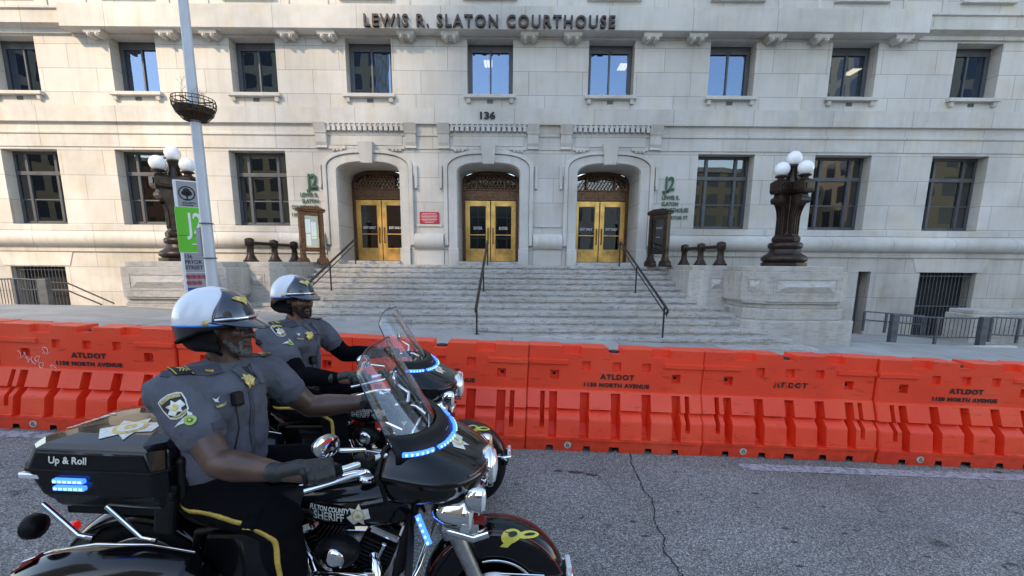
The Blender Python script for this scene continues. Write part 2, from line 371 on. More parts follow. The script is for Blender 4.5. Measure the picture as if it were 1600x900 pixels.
# painted line pieces by the barriers
def paint_mat():
    m = bpy.data.materials.new('worn_road_paint'); m.use_nodes = True; t = m.node_tree; p = t.nodes['Principled BSDF']
    p.inputs['Roughness'].default_value = .7
    g = N(t, 'ShaderNodeNewGeometry'); n = N(t, 'ShaderNodeTexNoise', Scale=26.0, Detail=8.0, Roughness=.7); t.links.new(g.outputs['Position'], n.inputs['Vector'])
    c = ramp(t, n.outputs[0], [(.38, (.12, .125, .135)), (.56, (.40, .41, .42))]); t.links.new(c, p.inputs['Base Color'])
    return m
M['paint'] = paint_mat()
def strip(name, x0, x1, y0, y1, **kw):
    k = 12; xs = [x0+(x1-x0)*i/k for i in range(k+1)]
    return sheet(name, xs, [y0, y1], lambda x, y: road_z(x)+.004, M['paint'], **kw)
strip('painted_line', -5.9, -3.25, 4.10, 4.235, kind='structure')
strip('painted_line', 2.2, 9.0, 4.02, 4.16, kind='structure')
# crack across the lane
rnd = random.Random(3)
cp = [(985,708), (988,730), (1000,752), (1004,765), (1017,778), (1022,795), (1020,812), (1031,830), (1038,842), (1037,860), (1052,880), (1064,898), (1072,915)]
def ground_at(px, py):
    d = cam_ray(px, py); t = 1.0
    for _ in range(30):
        p = Vector((0, 0, EYE)) + d*t; t += (road_z(p.x) - p.z)/d.z
    return Vector((0, 0, EYE)) + d*t
def crack(pts, wd, name='road_crack'):
    P = []
    for a, c in zip(pts, pts[1:]):
        for k in range(5):
            f = k/5; P.append(a.lerp(c, f) + Vector((rnd.uniform(-.012, .012), rnd.uniform(-.006, .006), 0)))
    P.append(pts[-1]); vs = []
    for i, p in enumerate(P):
        wq = wd*rnd.uniform(.5, 1.3); t = (P[min(i+1, len(P)-1)]-P[max(i-1, 0)]).normalized(); n_ = Vector((-t.y, t.x, 0))*wq
        for q in (p-n_, p+n_): vs.append((q.x, q.y, road_z(q.x)+.003))
    b = MB(); b.add(vs, [(2*i, 2*i+1, 2*i+3, 2*i+2) for i in range(len(P)-1)])
    return b.build(name, M['crackm'], kind='structure')
M['crackm'] = mat('crack_dark', (.018, .018, .019), .95)
g = [ground_at(*p) for p in cp]; crack(g, .0055)
crack([g[3], g[3]+Vector((.18, -.03, 0)), g[3]+Vector((.33, .03, 0))], .002)

rnd = random.Random(8)
M['stain'] = mat('oil_stained_asphalt', (.045, .044, .043), .6, noise=(60, .8))
for px, py, w_ in ((900, 738, .10), (925, 742, .09), (872, 736, .06), (808, 757, .035), (1183, 793, .03), (1228, 826, .04), (1240, 847, .04), (1181, 771, .05), (1320, 834, .035), (1337, 829, .035), (1585, 745, .12), (1560, 738, .05), (1580, 882, .05), (1008, 838, .04), (990, 815, .04), (1286, 792, .03), (1060, 800, .03), (1420, 800, .03), (1100, 860, .03), (1250, 885, .035), (1450, 870, .03), (60, 700, .04), (140, 690, .03), (1130, 728, .03), (1400, 740, .03)):
    g0 = ground_at(px, py); n_ = 14; vs = []
    for k in range(n_):
        a = 2*math.pi*k/n_; rr = w_*rnd.uniform(.45, 1.0); x, y = g0.x+rr*math.cos(a), g0.y+rr*.45*math.sin(a); vs.append((x, y, road_z(x)+.0025))
    b = MB(); b.add(vs, [tuple(range(n_))]); b.build('road_stain', M['stain'], kind='structure')

# ------------------------------------------------------------ courthouse
F0 = 16.0          # facade plane
court = empty('courthouse', (0, F0, 0), label='pale stone courthouse with three arched brass entrances and rows of windows', cat='building')
UX = [-19.9, -16.15, -12.27, -8.42, -4.70, -.78, 3.14, 7.04, 10.95, 14.93, 18.85]      # upper window centres
LX = [-19.9, -16.15, -12.35, -8.55, 7.10, 11.00, 14.90, 18.85]                            # tall lower windows
DX = [-4.86, -.83, 3.20]                                                # doors
XL, XR = -24.0, 23.0
UZ = (7.20, 8.86); LZ = (3.01, 5.44); UW = .74; LW = .94
holes_u = [(x-UW, x+UW, *UZ) for x in UX]
holes_t = [(x-UW-.02, x+UW+.02, 10.12, 11.9) for x in UX]
holes_l = [(x-LW, x+LW, *LZ) for x in LX]
DW, DT = 1.52, 5.78                                        # hole for an entrance surround
holes_d = [(x-DW, x+DW, 1.6, DT) for x in DX]
def panel_wall(b, x0, x1, z0, z1, y, holes):
    """wall sheet in the plane y with rectangular openings"""
    X = sorted({x0, x1, *[h[i] for h in holes for i in (0, 1) if x0 < h[i] < x1]})
    Z = sorted({z0, z1, *[h[i] for h in holes for i in (2, 3) if z0 < h[i] < z1]})
    for i in range(len(X)-1):
        for j in range(len(Z)-1):
            cx, cz = (X[i]+X[i+1])/2, (Z[j]+Z[j+1])/2
            if any(h[0] < cx < h[1] and h[2] < cz < h[3] for h in holes): continue
            b.add([(X[i], y, Z[j]), (X[i+1], y, Z[j]), (X[i+1], y, Z[j+1]), (X[i], y, Z[j+1])], [(0, 1, 2, 3)])
def reveal(b, h, y0, y1, bottom=True):
    x0, x1, z0, z1 = h
    b.add([(x0, y0, z0), (x0, y1, z0), (x0, y1, z1), (x0, y0, z1)], [(0,1,2,3)])
    b.add([(x1, y0, z0), (x1, y1, z0), (x1, y1, z1), (x1, y0, z1)], [(3,2,1,0)])
    b.add([(x0, y0, z1), (x1, y0, z1), (x1, y1, z1), (x0, y1, z1)], [(3,2,1,0)])
    if bottom: b.add([(x0, y0, z0), (x1, y0, z0), (x1, y1, z0), (x0, y1, z0)], [(0,1,2,3)])
REC = .50
b = MB(); panel_wall(b, XL, XR, 6.78, 16, 0, holes_u+holes_t)
for h in holes_u+holes_t: reveal(b, h, 0, REC)
b.build('upper_wall', M['wall'], court)
for xa, xb in ((XL, DX[0]-DW), (DX[0]+DW, DX[1]-DW), (DX[1]+DW, DX[2]-DW), (DX[2]+DW, XR)):
    b = MB(); hs_ = [h for h in holes_l if xa < h[0] < xb]; panel_wall(b, xa, xb, 2.70, 5.56, 0, hs_)
    for h in hs_: reveal(b, h, 0, REC)
    b.build('lower_wall', M['wall_low'], court)
pass
# base storey with barred openings and a small door behind the right pedestal
GL = (-17.45, -15.55, -.05, 1.58); GR = (14.15, 16.12, -.75, 1.60); GD = (12.02, 12.45, -.9, 1.62)
b = MB(); panel_wall(b, XL, XR, -3, 2.40, 0, [GL, GR, GD] + [(h[0], h[1], 1.0, 2.5) for h in holes_d])
for h in (GL, GR, GD): reveal(b, h, 0, .45)
for xa, xb in ((XL, DX[0]-DW-.01), (DX[2]+DW+.01, XR)): b.box(xa, xb, -.06, .0, 2.10, 2.27)
b.build('base_wall', M['base'], court)
# half-round torus course, in runs between the entrances
def course(name, prof, runs, m, z=None, bev=0, auto=40):
    for x0, x1 in runs:
        b = MB(); b.prism(prof, x0, x1, 'x'); b.build(name, m, court, bevel=bev, auto=auto)
tor = [(.02, 2.26)] + [(-.02-.27*math.sin(math.pi*k/12), 2.53-.27*math.cos(math.pi*k/12)) for k in range(13)] + [(.02, 2.80)]
runs_d = [(XL, DX[0]-DW), (DX[0]+DW, DX[1]-DW), (DX[1]+DW, DX[2]-DW), (DX[2]+DW, XR)]
course('torus_course', tor, runs_d, M['trim'])
course('sill_course', [(.02, 2.803), (-.09, 2.803), (-.09, 2.99), (-.02, 3.01), (.02, 3.01)], [(XL, DX[0]-DW), (DX[2]+DW, XR)], M['trim'])
# entablature above the ground floor
course('belt_course', [(.02, 5.521), (-.03, 5.521), (-.03, 5.90), (-.07, 5.93), (-.07, 5.99), (-.02, 6.02), (-.02, 6.27), (-.13, 6.285), (-.13, 6.775), (.02, 6.78)], [(XL, XR)], M['trim'])
# long projecting balcony band carrying the name, on paired corbels
BX0, BX1 = -14.1, 12.85
course('name_band', [(.02, 8.93), (-.43, 8.93), (-.47, 8.95), (-.47, 9.60), (-.43, 9.62), (.02, 9.62)], [(BX0, BX1)], M['trim'])
course('side_cornice', [(.02, 8.90), (-.08, 8.92), (-.08, 9.03), (-.30, 9.12), (-.30, 9.17), (-.24, 9.20), (-.24, 9.52), (-.30, 9.54), (-.30, 9.60), (.02, 9.64)], [(XL, BX0-.001), (BX1+.001, XR)], M['trim'])
course('frieze_line', [(.02, 8.865), (-.05, 8.865), (-.05, 8.925), (.02, 8.925)], [(BX0, BX1)], M['trimplain'])
# shallow pilaster strips and lintel panels on the storey above
b = MB()
for i in range(len(UX)-1):
    xm = (UX[i]+UX[i+1])/2
    for s_ in (-1, 1):
        b = MB(); b.box(xm+s_*.62-.05, xm+s_*.62+.05, -.04, 0.01, 9.64, 15.9); b.build('pilaster_strip', M['trimplain'], court)
for i, h in enumerate(holes_t):
    b = MB(); b.box(h[0]-.1, h[1]+.1, -.13, .02, 9.98, 10.11); b.build('window_sill', M['trimplain'], court, bevel=.01)
cor_x = [-13.2, -10.95, -9.6, -7.15, -5.9, -3.42, -2.03, .47, 1.84, 4.33, 5.76, 8.21, 9.66, 12.2]
proto = None
for x in cor_x:
    if proto is None:
        b = MB(); b.frustum((-.29, .29, -.40, .02), 8.93, (-.27, .27, -.36, .02), 8.82)
        b.frustum((-.26, .26, -.34, .02), 8.819, (-.23, .23, -.30, .02), 8.79)
        for s_ in (-1, 1):
            b.lathe([(.055, -.15), (.065, -.12), (.065, .12), (.055, .15)], (s_*.13, -.20, 8.785), 14, (0, 1, 0))
            b.lathe([(.03, -.2), (.03, -.12)], (s_*.13, -.20, 8.785), 10, (0, 1, 0))
        proto = b.build('corbel', M['trimplain'], court, bevel=.008, auto=40); proto.location = (x, 0, 0)
    else:
        c = proto.copy(); COL.objects.link(c); c.parent = court; c.location = (x, 0, 0)

# windows: frame mesh with glass, blinds and a little vent below the sill as sub-parts
def upper_window(x, z0, z1, w, dual=False):
    b = MB(); y = REC-.12; f = .10
    b.box(-w, -w+f, y, y+.10, z0, z1); b.box(w-f, w, y, y+.10, z0, z1); b.box(-w+f, w-f, y, y+.10, z1-.17, z1); b.box(-w+f, w-f, y, y+.10, z0, z0+.03)
    b.box(-.028, .028, y-.02, y+.08, z0+.03, z1-.17)
    b.box(-w+f, w-f, y-.02, y+.03, z1-.24, z1-.17)
    for s_ in (-1, 1): b.box(s_*(w-f-.02)-.02, s_*(w-f-.02)+.02, y-.015, y+.05, z0+.03, z1-.24)
    o = b.build('window', M['frame'], court, bevel=.006); o.location = (x, 0, 0)
    g = MB(); g.box(-w+f, w-f, y+.03, y+.036, z0+.02, z1-.16); g.build('pane', M['glass'], o)
    return o
def blinds(o, w, z0, z1, y, a0=-1, a1=1, wd=.085):
    b = MB(); n = int(2*w/wd)
    for k in range(n):
        xx = -w + (k+.5)*wd
        if a0*w <= xx <= a1*w:
            b.box(-wd*.48, wd*.48, -.002, .002, z0, z1, T(xx, y, 0) @ RZ(22+8*math.sin(k*1.7)))
    b.build('blinds', M['blind'], o)
SILL = None
for i, x in enumerate(UX):
    o = upper_window(x, *UZ, UW)
    if i in (4,): blinds(o, UW-.1, *UZ, .62)
    elif i in (6, 5): blinds(o, UW-.1, *UZ, .62, 0 if i == 5 else -1, 1 if i == 5 else -.1)
    elif i in (1, 3): blinds(o, UW-.1, *UZ, .62)
    if SILL is None:
        b = MB(); b.box(-UW-.10, UW+.10, -.16, .03, 7.09, 7.197)
        for s_ in (-1, 1): b.frustum((s_*.70-.06, s_*.70+.06, -.09, .01), 6.95, (s_*.70-.065, s_*.70+.065, -.12, .01), 7.089)
        SILL = b.build('window_sill', M['trimplain'], court, bevel=.01); SILL.location = (x, 0, 0)
        b = MB(); b.box(-.10, .10, -.012, .01, 6.955, 7.06); VENT = b.build('vent', M['frame'], SILL)
    else:
        c = copy_tree(SILL, court); c.location = (x, 0, 0)
for i, x in enumerate(UX):
    o = upper_window(x, 10.12, 11.9, UW+.02)
def lower_window(x):
    b = MB(); y = REC-.14; z0, z1 = LZ; w_ = LW; f = .07; mx = .50; tz = z1-.72
    def bar(x0, x1, za, zb, d=.0): b.box(x0, x1, y-d, y+.10, za, zb)
    bar(-w_, -w_+f, z0, z1); bar(w_-f, w_, z0, z1); bar(-w_+f, w_-f, z1-.09, z1); bar(-w_+f, w_-f, z0, z0+.10)
    bar(-w_+f, w_-f, tz-.06, tz+.06, .03)
    for s_ in (-1, 1): bar(s_*mx-.045, s_*mx+.045, z0+.10, tz-.06, .02); bar(s_*mx-.045, s_*mx+.045, tz+.06, z1-.09, .02)
    m_ = z0+.10+(tz-.06-z0-.10)*.48
    for a, c in ((-w_+f, -mx-.045), (-mx+.045, mx-.045), (mx+.045, w_-f)):
        b.box(a, c, y+.02, y+.07, m_-.02, m_+.02)
        b.box(a, a+.025, y+.01, y+.07, z0+.10, m_-.02); b.box(c-.025, c, y+.01, y+.07, z0+.10, m_-.02)
        b.box(a+.025, c-.025, y+.01, y+.07, z0+.10, z0+.125)
    o = b.build('window', M['frame'], court, bevel=.005); o.location = (x, 0, 0)
    g = MB(); g.box(-w_+f, w_-f, y+.045, y+.05, z0+.09, z1-.08); g.build('pane', M['glasslow'], o)
    return o
for i, x in enumerate(LX):
    o = lower_window(x)
    if i in (4, 5, 6, 3): blinds(o, LW-.1, LZ[0], LZ[1]-.75, .60, -1 if i < 5 else -.2, 1)
# dark rooms behind the glass: back wall, floor and ceiling per storey, with lit ceiling panels
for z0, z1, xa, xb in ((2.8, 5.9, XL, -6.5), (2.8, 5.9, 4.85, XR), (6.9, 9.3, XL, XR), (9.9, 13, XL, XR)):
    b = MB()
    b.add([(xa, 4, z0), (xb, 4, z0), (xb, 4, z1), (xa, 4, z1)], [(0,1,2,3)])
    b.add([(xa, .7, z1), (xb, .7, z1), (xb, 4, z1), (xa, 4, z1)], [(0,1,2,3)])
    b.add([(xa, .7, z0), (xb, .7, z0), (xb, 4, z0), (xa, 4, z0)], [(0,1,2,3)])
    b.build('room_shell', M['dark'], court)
for x, y, z in ((-4.9, 1.9, 8.9), (-.9, 2.2, 9.0), (4.1, 2.5, 9.05), (9.0, 2.6, 8.7), (12.6, 2.4, 8.9), (-8.6, 2.3, 8.9)):
    b = MB()
    for k in range(3): b.box(x+k*.11-.2, x+k*.11-.11, y-.3, y+.3, z, z+.02)
    b.build('ceiling_light', M['ceil'], court)
# barred openings
def bars(h, name='window_grille'):
    x0, x1, z0, z1 = h; b = MB(); n = int((x1-x0)/.125)
    for k in range(n+1):
        xx = x0+.03+(x1-x0-.06)*k/n; b.tube([(xx, .16, z0), (xx, .16, z1-.01)], .011, 6)
    for z in (z0+.12, z0+(z1-z0)*.5, z1-.12): b.box(x0, x1, .15, .17, z-.015, z+.015)
    o = b.build(name, M['greysteel'], court)
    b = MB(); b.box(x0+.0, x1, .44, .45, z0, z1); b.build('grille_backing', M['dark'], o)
    return o
bars(GL); bars(GR)
b = MB(); b.box(GD[0], GD[1], .44, .45, GD[2], GD[3]); b.build('basement_door', M['frame'], court)
# plain keyed lintels above them
for h in (GL, GR):
    b = MB(); c_ = (h[0]+h[1])/2; b.prism([(c_-1.15, 1.61), (c_+1.15, 1.61), (c_+1.32, 2.095), (c_-1.32, 2.095)], -.025, .01, 'y')
    b.build('lintel', M['trimplain'], court, bevel=.01)

# entrances ------------------------------------------------------------
def arc_pts(hw, zs, zt, n=16):
    """segmental arch with softened shoulders from (-hw, zs) over (0, zt)"""
    pts = []
    for k in range(n+1):
        a = math.pi - math.pi*k/n; c, s_ = math.cos(a), math.sin(a)
        pts.append((hw*math.copysign(abs(c)**.72, c), zs+(zt-zs)*abs(s_)**.95))
    return pts
def arch_face(b, hw_o, z_o, inner, y0, y1, zb):
    """solid slab between an outer rectangle and an inner arch; inner runs left to right"""
    inn = [(inner[0][0], zb)] + inner + [(inner[-1][0], zb)]
    out = [(-hw_o, zb)]
    for (x, z) in inner:
        zc, xc = inner[0][1], x
        t = (x/inner[-1][0]+1)/2
        out.append((-hw_o + 2*hw_o*t, z_o) )
    out[1] = (-hw_o, z_o); out[-1] = (hw_o, z_o); out.append((hw_o, zb))
    n = len(inn)
    vs = [(p[0], y0, p[1]) for p in inn] + [(p[0], y0, p[1]) for p in out] + [(p[0], y1, p[1]) for p in inn]
    fs = [(i, i+1, n+i+1, n+i) for i in range(n-1)] + [(i, 2*n+i, 2*n+i+1, i+1) for i in range(n-1)]
    b.add(vs, fs)
def band_arch(b, ia, oa, y0, y1, zb):
    """raised moulding between two arches"""
    I = [(ia[0][0], zb)] + ia + [(ia[-1][0], zb)]; O = [(oa[0][0], zb)] + oa + [(oa[-1][0], zb)]; n = len(I)
    vs = [(p[0], y0, p[1]) for p in I] + [(p[0], y0, p[1]) for p in O] + [(p[0], y1, p[1]) for p in I] + [(p[0], y1, p[1]) for p in O]
    fs = []
    for i in range(n-1):
        fs += [(i, i+1, n+i+1, n+i), (i, 2*n+i, 2*n+i+1, i+1), (n+i, n+i+1, 3*n+i+1, 3*n+i)]
    b.add(vs, fs)
DY = 1.5; LAND = 1.74; THR = 1.86
IN = arc_pts(1.04, 4.78, 5.09)
lattice = None
ENT = {0: ('EXIT ONLY', 'EXIT ONLY'), 1: ('ENTER', 'ENTER'), 2: ('EXIT ONLY', 'EXIT ONLY')}
for di, dx in enumerate(DX):
    b = MB(); arch_face(b, DW, DT-.26, IN, -.02, DY, THR-.14)
    b.box(-DW, -1.04, -.02, .02, 1.0, THR-.14); b.box(1.04, DW, -.02, .02, 1.0, THR-.14)
    o = b.build('entrance_surround', M['wall_low'], court); o.location = (dx, 0, 0)
    b = MB(); band_arch(b, arc_pts(1.06, 4.79, 5.11), arc_pts(1.36, 4.90, 5.36), -.09, 0, THR-.14)
    b.build('arch_moulding', M['trimplain'], o, bevel=.012)
    b = MB(); band_arch(b, arc_pts(1.37, 4.91, 5.37), arc_pts(1.50, 4.96, 5.46), -.15, 0, 2.4)
    b.build('hood_moulding', M['trimplain'], o, bevel=.015)
    b = MB(); b.frustum((-.19, .19, -.20, .01), 5.04, (-.25, .25, -.30, .01), 5.70); b.build('keystone', M['trimplain'], o, bevel=.012)
    for s_ in (-1, 1):
        b = MB(); b.box(s_*1.19-.17, s_*1.19+.17, -.17, .0, 1.0, 2.30)
        b.build('door_jamb_block', M['trimplain'], o, bevel=.015)
        b = MB(); b.box(s_*1.60-.05, s_*1.60+.05, -.10, .02, 4.36, 5.0); b.box(s_*1.60-.04, s_*1.60+.04, -.13, .02, 4.26, 4.36)
        b.build('carved_stop', M['trimplain'], o, bevel=.015)
    # floor of the recess and the door step
    b = MB(); b.box(-1.04, 1.04, -.35, DY+.5, 1.0, THR-.002); b.build('door_step', M['step'], o, bevel=.01)
    # carved bracket pair with dentils and panel
    for s_ in (-1, 1):
        b = MB(); b.frustum((s_*1.47-.20, s_*1.47+.20, -.22, .0), 5.98, (s_*1.47-.20, s_*1.47+.20, -.22, .0), 6.02)
        b.frustum((s_*1.47-.21, s_*1.47+.21, -.20, .0), 6.021, (s_*1.47-.19, s_*1.47+.19, -.32, .0), 6.28)
        b.prism([(0, 5.53), (-.12, 5.53), (-.10, 5.60), (-.15, 5.70), (-.18, 5.92), (-.20, 5.979), (0, 5.979)], s_*1.47-.18, s_*1.47+.18, 'x')
        b.build('bracket', M['trimplain'], o, bevel=.012)
    b = MB(); nd = 15
    b.box(-1.26, 1.26, -.10, .0, 6.20, 6.27)
    for k in range(nd):
        xx = -1.20+2.4*k/(nd-1); b.box(xx-.055, xx+.055, -.20, -.02, 6.05, 6.199)
        b.box(xx-.03, xx+.03, -.20, -.10, 6.20, 6.262)
    b.box(-1.26, 1.26, -.07, 0, 5.99, 6.045)
    b.build('dentil_course', M['trimplain'], o, bevel=.006)
    b = MB(); b.box(-1.17, 1.17, -.055, 0, 5.62, 5.98); b.box(-1.25, -.70, -.09, 0, 5.50, 5.60); b.box(.70, 1.25, -.09, 0, 5.50, 5.60)
    for s_ in (-1, 1):
        for q in (-.12, 0, .12): b.frustum((s_*.98+q-.04, s_*.98+q+.04, -.09, 0), 5.44, (s_*.98+q-.05, s_*.98+q+.05, -.10, 0), 5.499)
    b.build('panel_moulding', M['trimplain'], o, bevel=.008)
    # bronze portal
    y = DY-.12; b = MB(); top = arc_pts(1.04, 4.60, 5.08); tin = arc_pts(.93, 4.60, 4.96)
    band_arch(b, tin, top, y-.06, y+.14, THR)
    b.box(-.95, .95, y-.08, y+.1, 4.08, 4.40)
    for k in (-1, 0, 1): b.box(k*.62-.09, k*.62+.09, y-.10, y-.08, 4.16, 4.32)
    b.box(-1.0, 1.0, y-.11, y+.1, 4.401, 4.46)
    for s_ in (-1, 1): b.box(s_*.52-.03, s_*.52+.03, y-.07, y, 4.46, 4.95)
    d = b.build('portal_frame', M['bronzelt'], court, bevel=.008); d.location = (dx, 0, 0)
    b = MB(); zf = lambda x: 4.62+.34*max(0, 1-(abs(x)/.93)**2.2)
    k = -14
    segs = []
    def clipline(x0, z0, sx):
        pts = []; st = .01; x = x0; z = z0; cur = []
        while z < 5.0:
            ok = abs(x) < .92 and 4.46 < z < zf(x)
            if ok: cur.append((x, z))
            elif cur: break
            x += sx*st; z += st
        if len(cur) > 3: b.tube([(cur[0][0], y-.02, cur[0][1]), (cur[-1][0], y-.02, cur[-1][1])], .015, 5)
    for k in range(-13, 14):
        for s_ in (-1, 1): clipline(k*.125, 4.46, s_*.62)
    b.build('lattice', M['bronzegold'], d)
    b = MB(); b.add([(-.95, y+.10, 4.4), (.95, y+.10, 4.4), (.95, y+.10, 5.0), (-.95, y+.10, 5.0)], [(0,1,2,3)]); b.build('transom_pane', M['glasslow'], d)
    for s_ in (-1, 1):
        b = MB(); x0, x1 = (.012, .935) if s_ > 0 else (-.935, -.012)
        zt, zb = 4.07, THR+.01; st = .17
        b.box(x0, x0+st, y, y+.07, zb, zt); b.box(x1-st, x1, y, y+.07, zb, zt)
        b.box(x0+st, x1-st, y, y+.07, zt-.20, zt); b.box(x0+st, x1-st, y, y+.07, zb, zb+.46)
        b.box(x0+st, x1-st, y+.01, y+.05, zb+.95, zb+.985)
        leaf = b.build('door_leaf', M['brass'], court, bevel=.008); leaf.location = (dx, 0, 0)
        b = MB(); b.box(x0+st-.01, x1-st+.01, y+.035, y+.04, zb+.45, zt-.19); b.build('door_pane', M['glasslow'], leaf)
        hx = x0+.08 if s_ > 0 else x1-.08
        b = MB(); b.tube([(hx, y, zb+.68), (hx, y-.06, zb+.70), (hx, y-.07, zb+.95), (hx, y-.06, zb+1.15), (hx, y, zb+1.17)], .016, 8)
        for z in (.66, 1.19): b.lathe([(.03, 0), (.03, .012)], (hx, y-.012, zb+z), 10, (0, 1, 0))
        b.build('door_handle', M['bronzelt'], leaf)
        txt = ENT[di][0]
        b = moved(text_mb(txt, .15 if di == 1 else .125, .001, .002, sx=.72), T((x0+x1)/2, y+.028, zb+1.16))
        b.build('door_lettering', M['white'], leaf)
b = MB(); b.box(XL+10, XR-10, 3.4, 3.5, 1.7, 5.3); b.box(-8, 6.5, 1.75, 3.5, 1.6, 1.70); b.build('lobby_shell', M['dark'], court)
# blocks between the doors
for xa, xb in ((DX[0]+DW, DX[1]-DW), (DX[1]+DW, DX[2]-DW)):
    b = MB()
    b.box(xa+.01, xb-.01, -.065, .0, 1.0, 2.27); b.build('pier_base', M['trimplain'], court, bevel=.01); b = MB(); b.box(xa+.06, xb-.06, -.05, .0, 3.02, 3.10)
    b.build('pier_ledge', M['trimplain'], court, bevel=.01)
# lettering
def rail(body, size, cx, z, y, m, name, ext, off, width, sx=1, align='CENTER', spaces=1.0):
    b = text_mb(body, size, ext, off, align, space=spaces)
    xs_ = [v[0] for v in b.v]; wd = max(xs_)-min(xs_); k = width/wd; c0 = (max(xs_)+min(xs_))/2
    b.v = [((v[0]-c0)*k, v[1], v[2]) for v in b.v]
    moved(b, T(cx, y, z))
    if ' ' not in body: return b.build(name, m, court)
    by_word(b, name, m, court, size*.30)
rail('LEWIS R. SLATON COURTHOUSE', .47, -.77, 8.97, -.55, M['letter'], 'name_lettering', .05, .009, 7.72, spaces=1.25)
rail('136', .30, -.85, 6.44, -.15, M['black'], 'house_number', .012, .012, .50)
for cx, al in ((-6.58, 'RIGHT'), (5.02, 'LEFT')):
    s_ = 1 if al == 'RIGHT' else -1
    def ln(body, size, z, wdt, m, off=.004, ext=.012, nm='wall_lettering'):
        rail(body, size, cx - s_*wdt/2, z, -.04, m, nm, ext, off, wdt)
    b_ = rail('J2', .62, cx - s_*(.19 if s_ > 0 else .21), 4.27, -.05, M['lettergreen'], 'zone_emblem', .025, .012, .36)
    ln('SLATON', .085, 4.19, .22, M['black'])
    ln('LEWIS R.', .185, 3.97, .60, M['lettergreen'], .004, .008); ln('SLATON', .185, 3.765, .56, M['lettergreen'], .004, .008)
    ln('COURTHOUSE', .185, 3.56, .92, M['lettergreen'], .004, .008); ln('136 PRYOR ST', .16, 3.33, .92, M['lettergreen'], .003, .008)
# red notice plate on the pier
b = MB(); b.box(-3.17, -2.52, -.05, -.02, 3.10, 3.50); rs = b.build('notice_plate', M['red'], court, bevel=.004)
b = MB()
for k, wl in enumerate((.48, .56, .55, .50, .56, .44, .30)):
    z = 3.45-k*.048; b.box(-2.845-wl/2, -2.845+wl/2, -.053, -.0505, z-.010, z)
b.build('notice_text', M['white'], rs)

# ------------------------------------------------------------ entrance steps (levels from the landing down; the pavement swallows the lower ones)
b = MB(); RIS, TRD = .145, .42
for n in range(14):
    z = LAND-RIS*n; y = 15.0-TRD*n
    x0, x1 = -7.6, 5.9
    if n < 7: x0, x1 = -7.0+.0*n, 5.4
    if n >= 10: x1 = 6.15+.35*(n-10)
    b.box(x0, x1, y+.012*(n % 2), y+TRD+.30 if n else 15.99, z-RIS+.05 if n < 13 else z-.4, z)
    b.box(x0, x1-.004, y+.035, y+TRD+.3, z-RIS-.02, z-RIS+.051)
b.build('entrance_steps', M['step'], bevel=.012, label='broad flight of worn marble steps below the three brass doors', cat='steps')

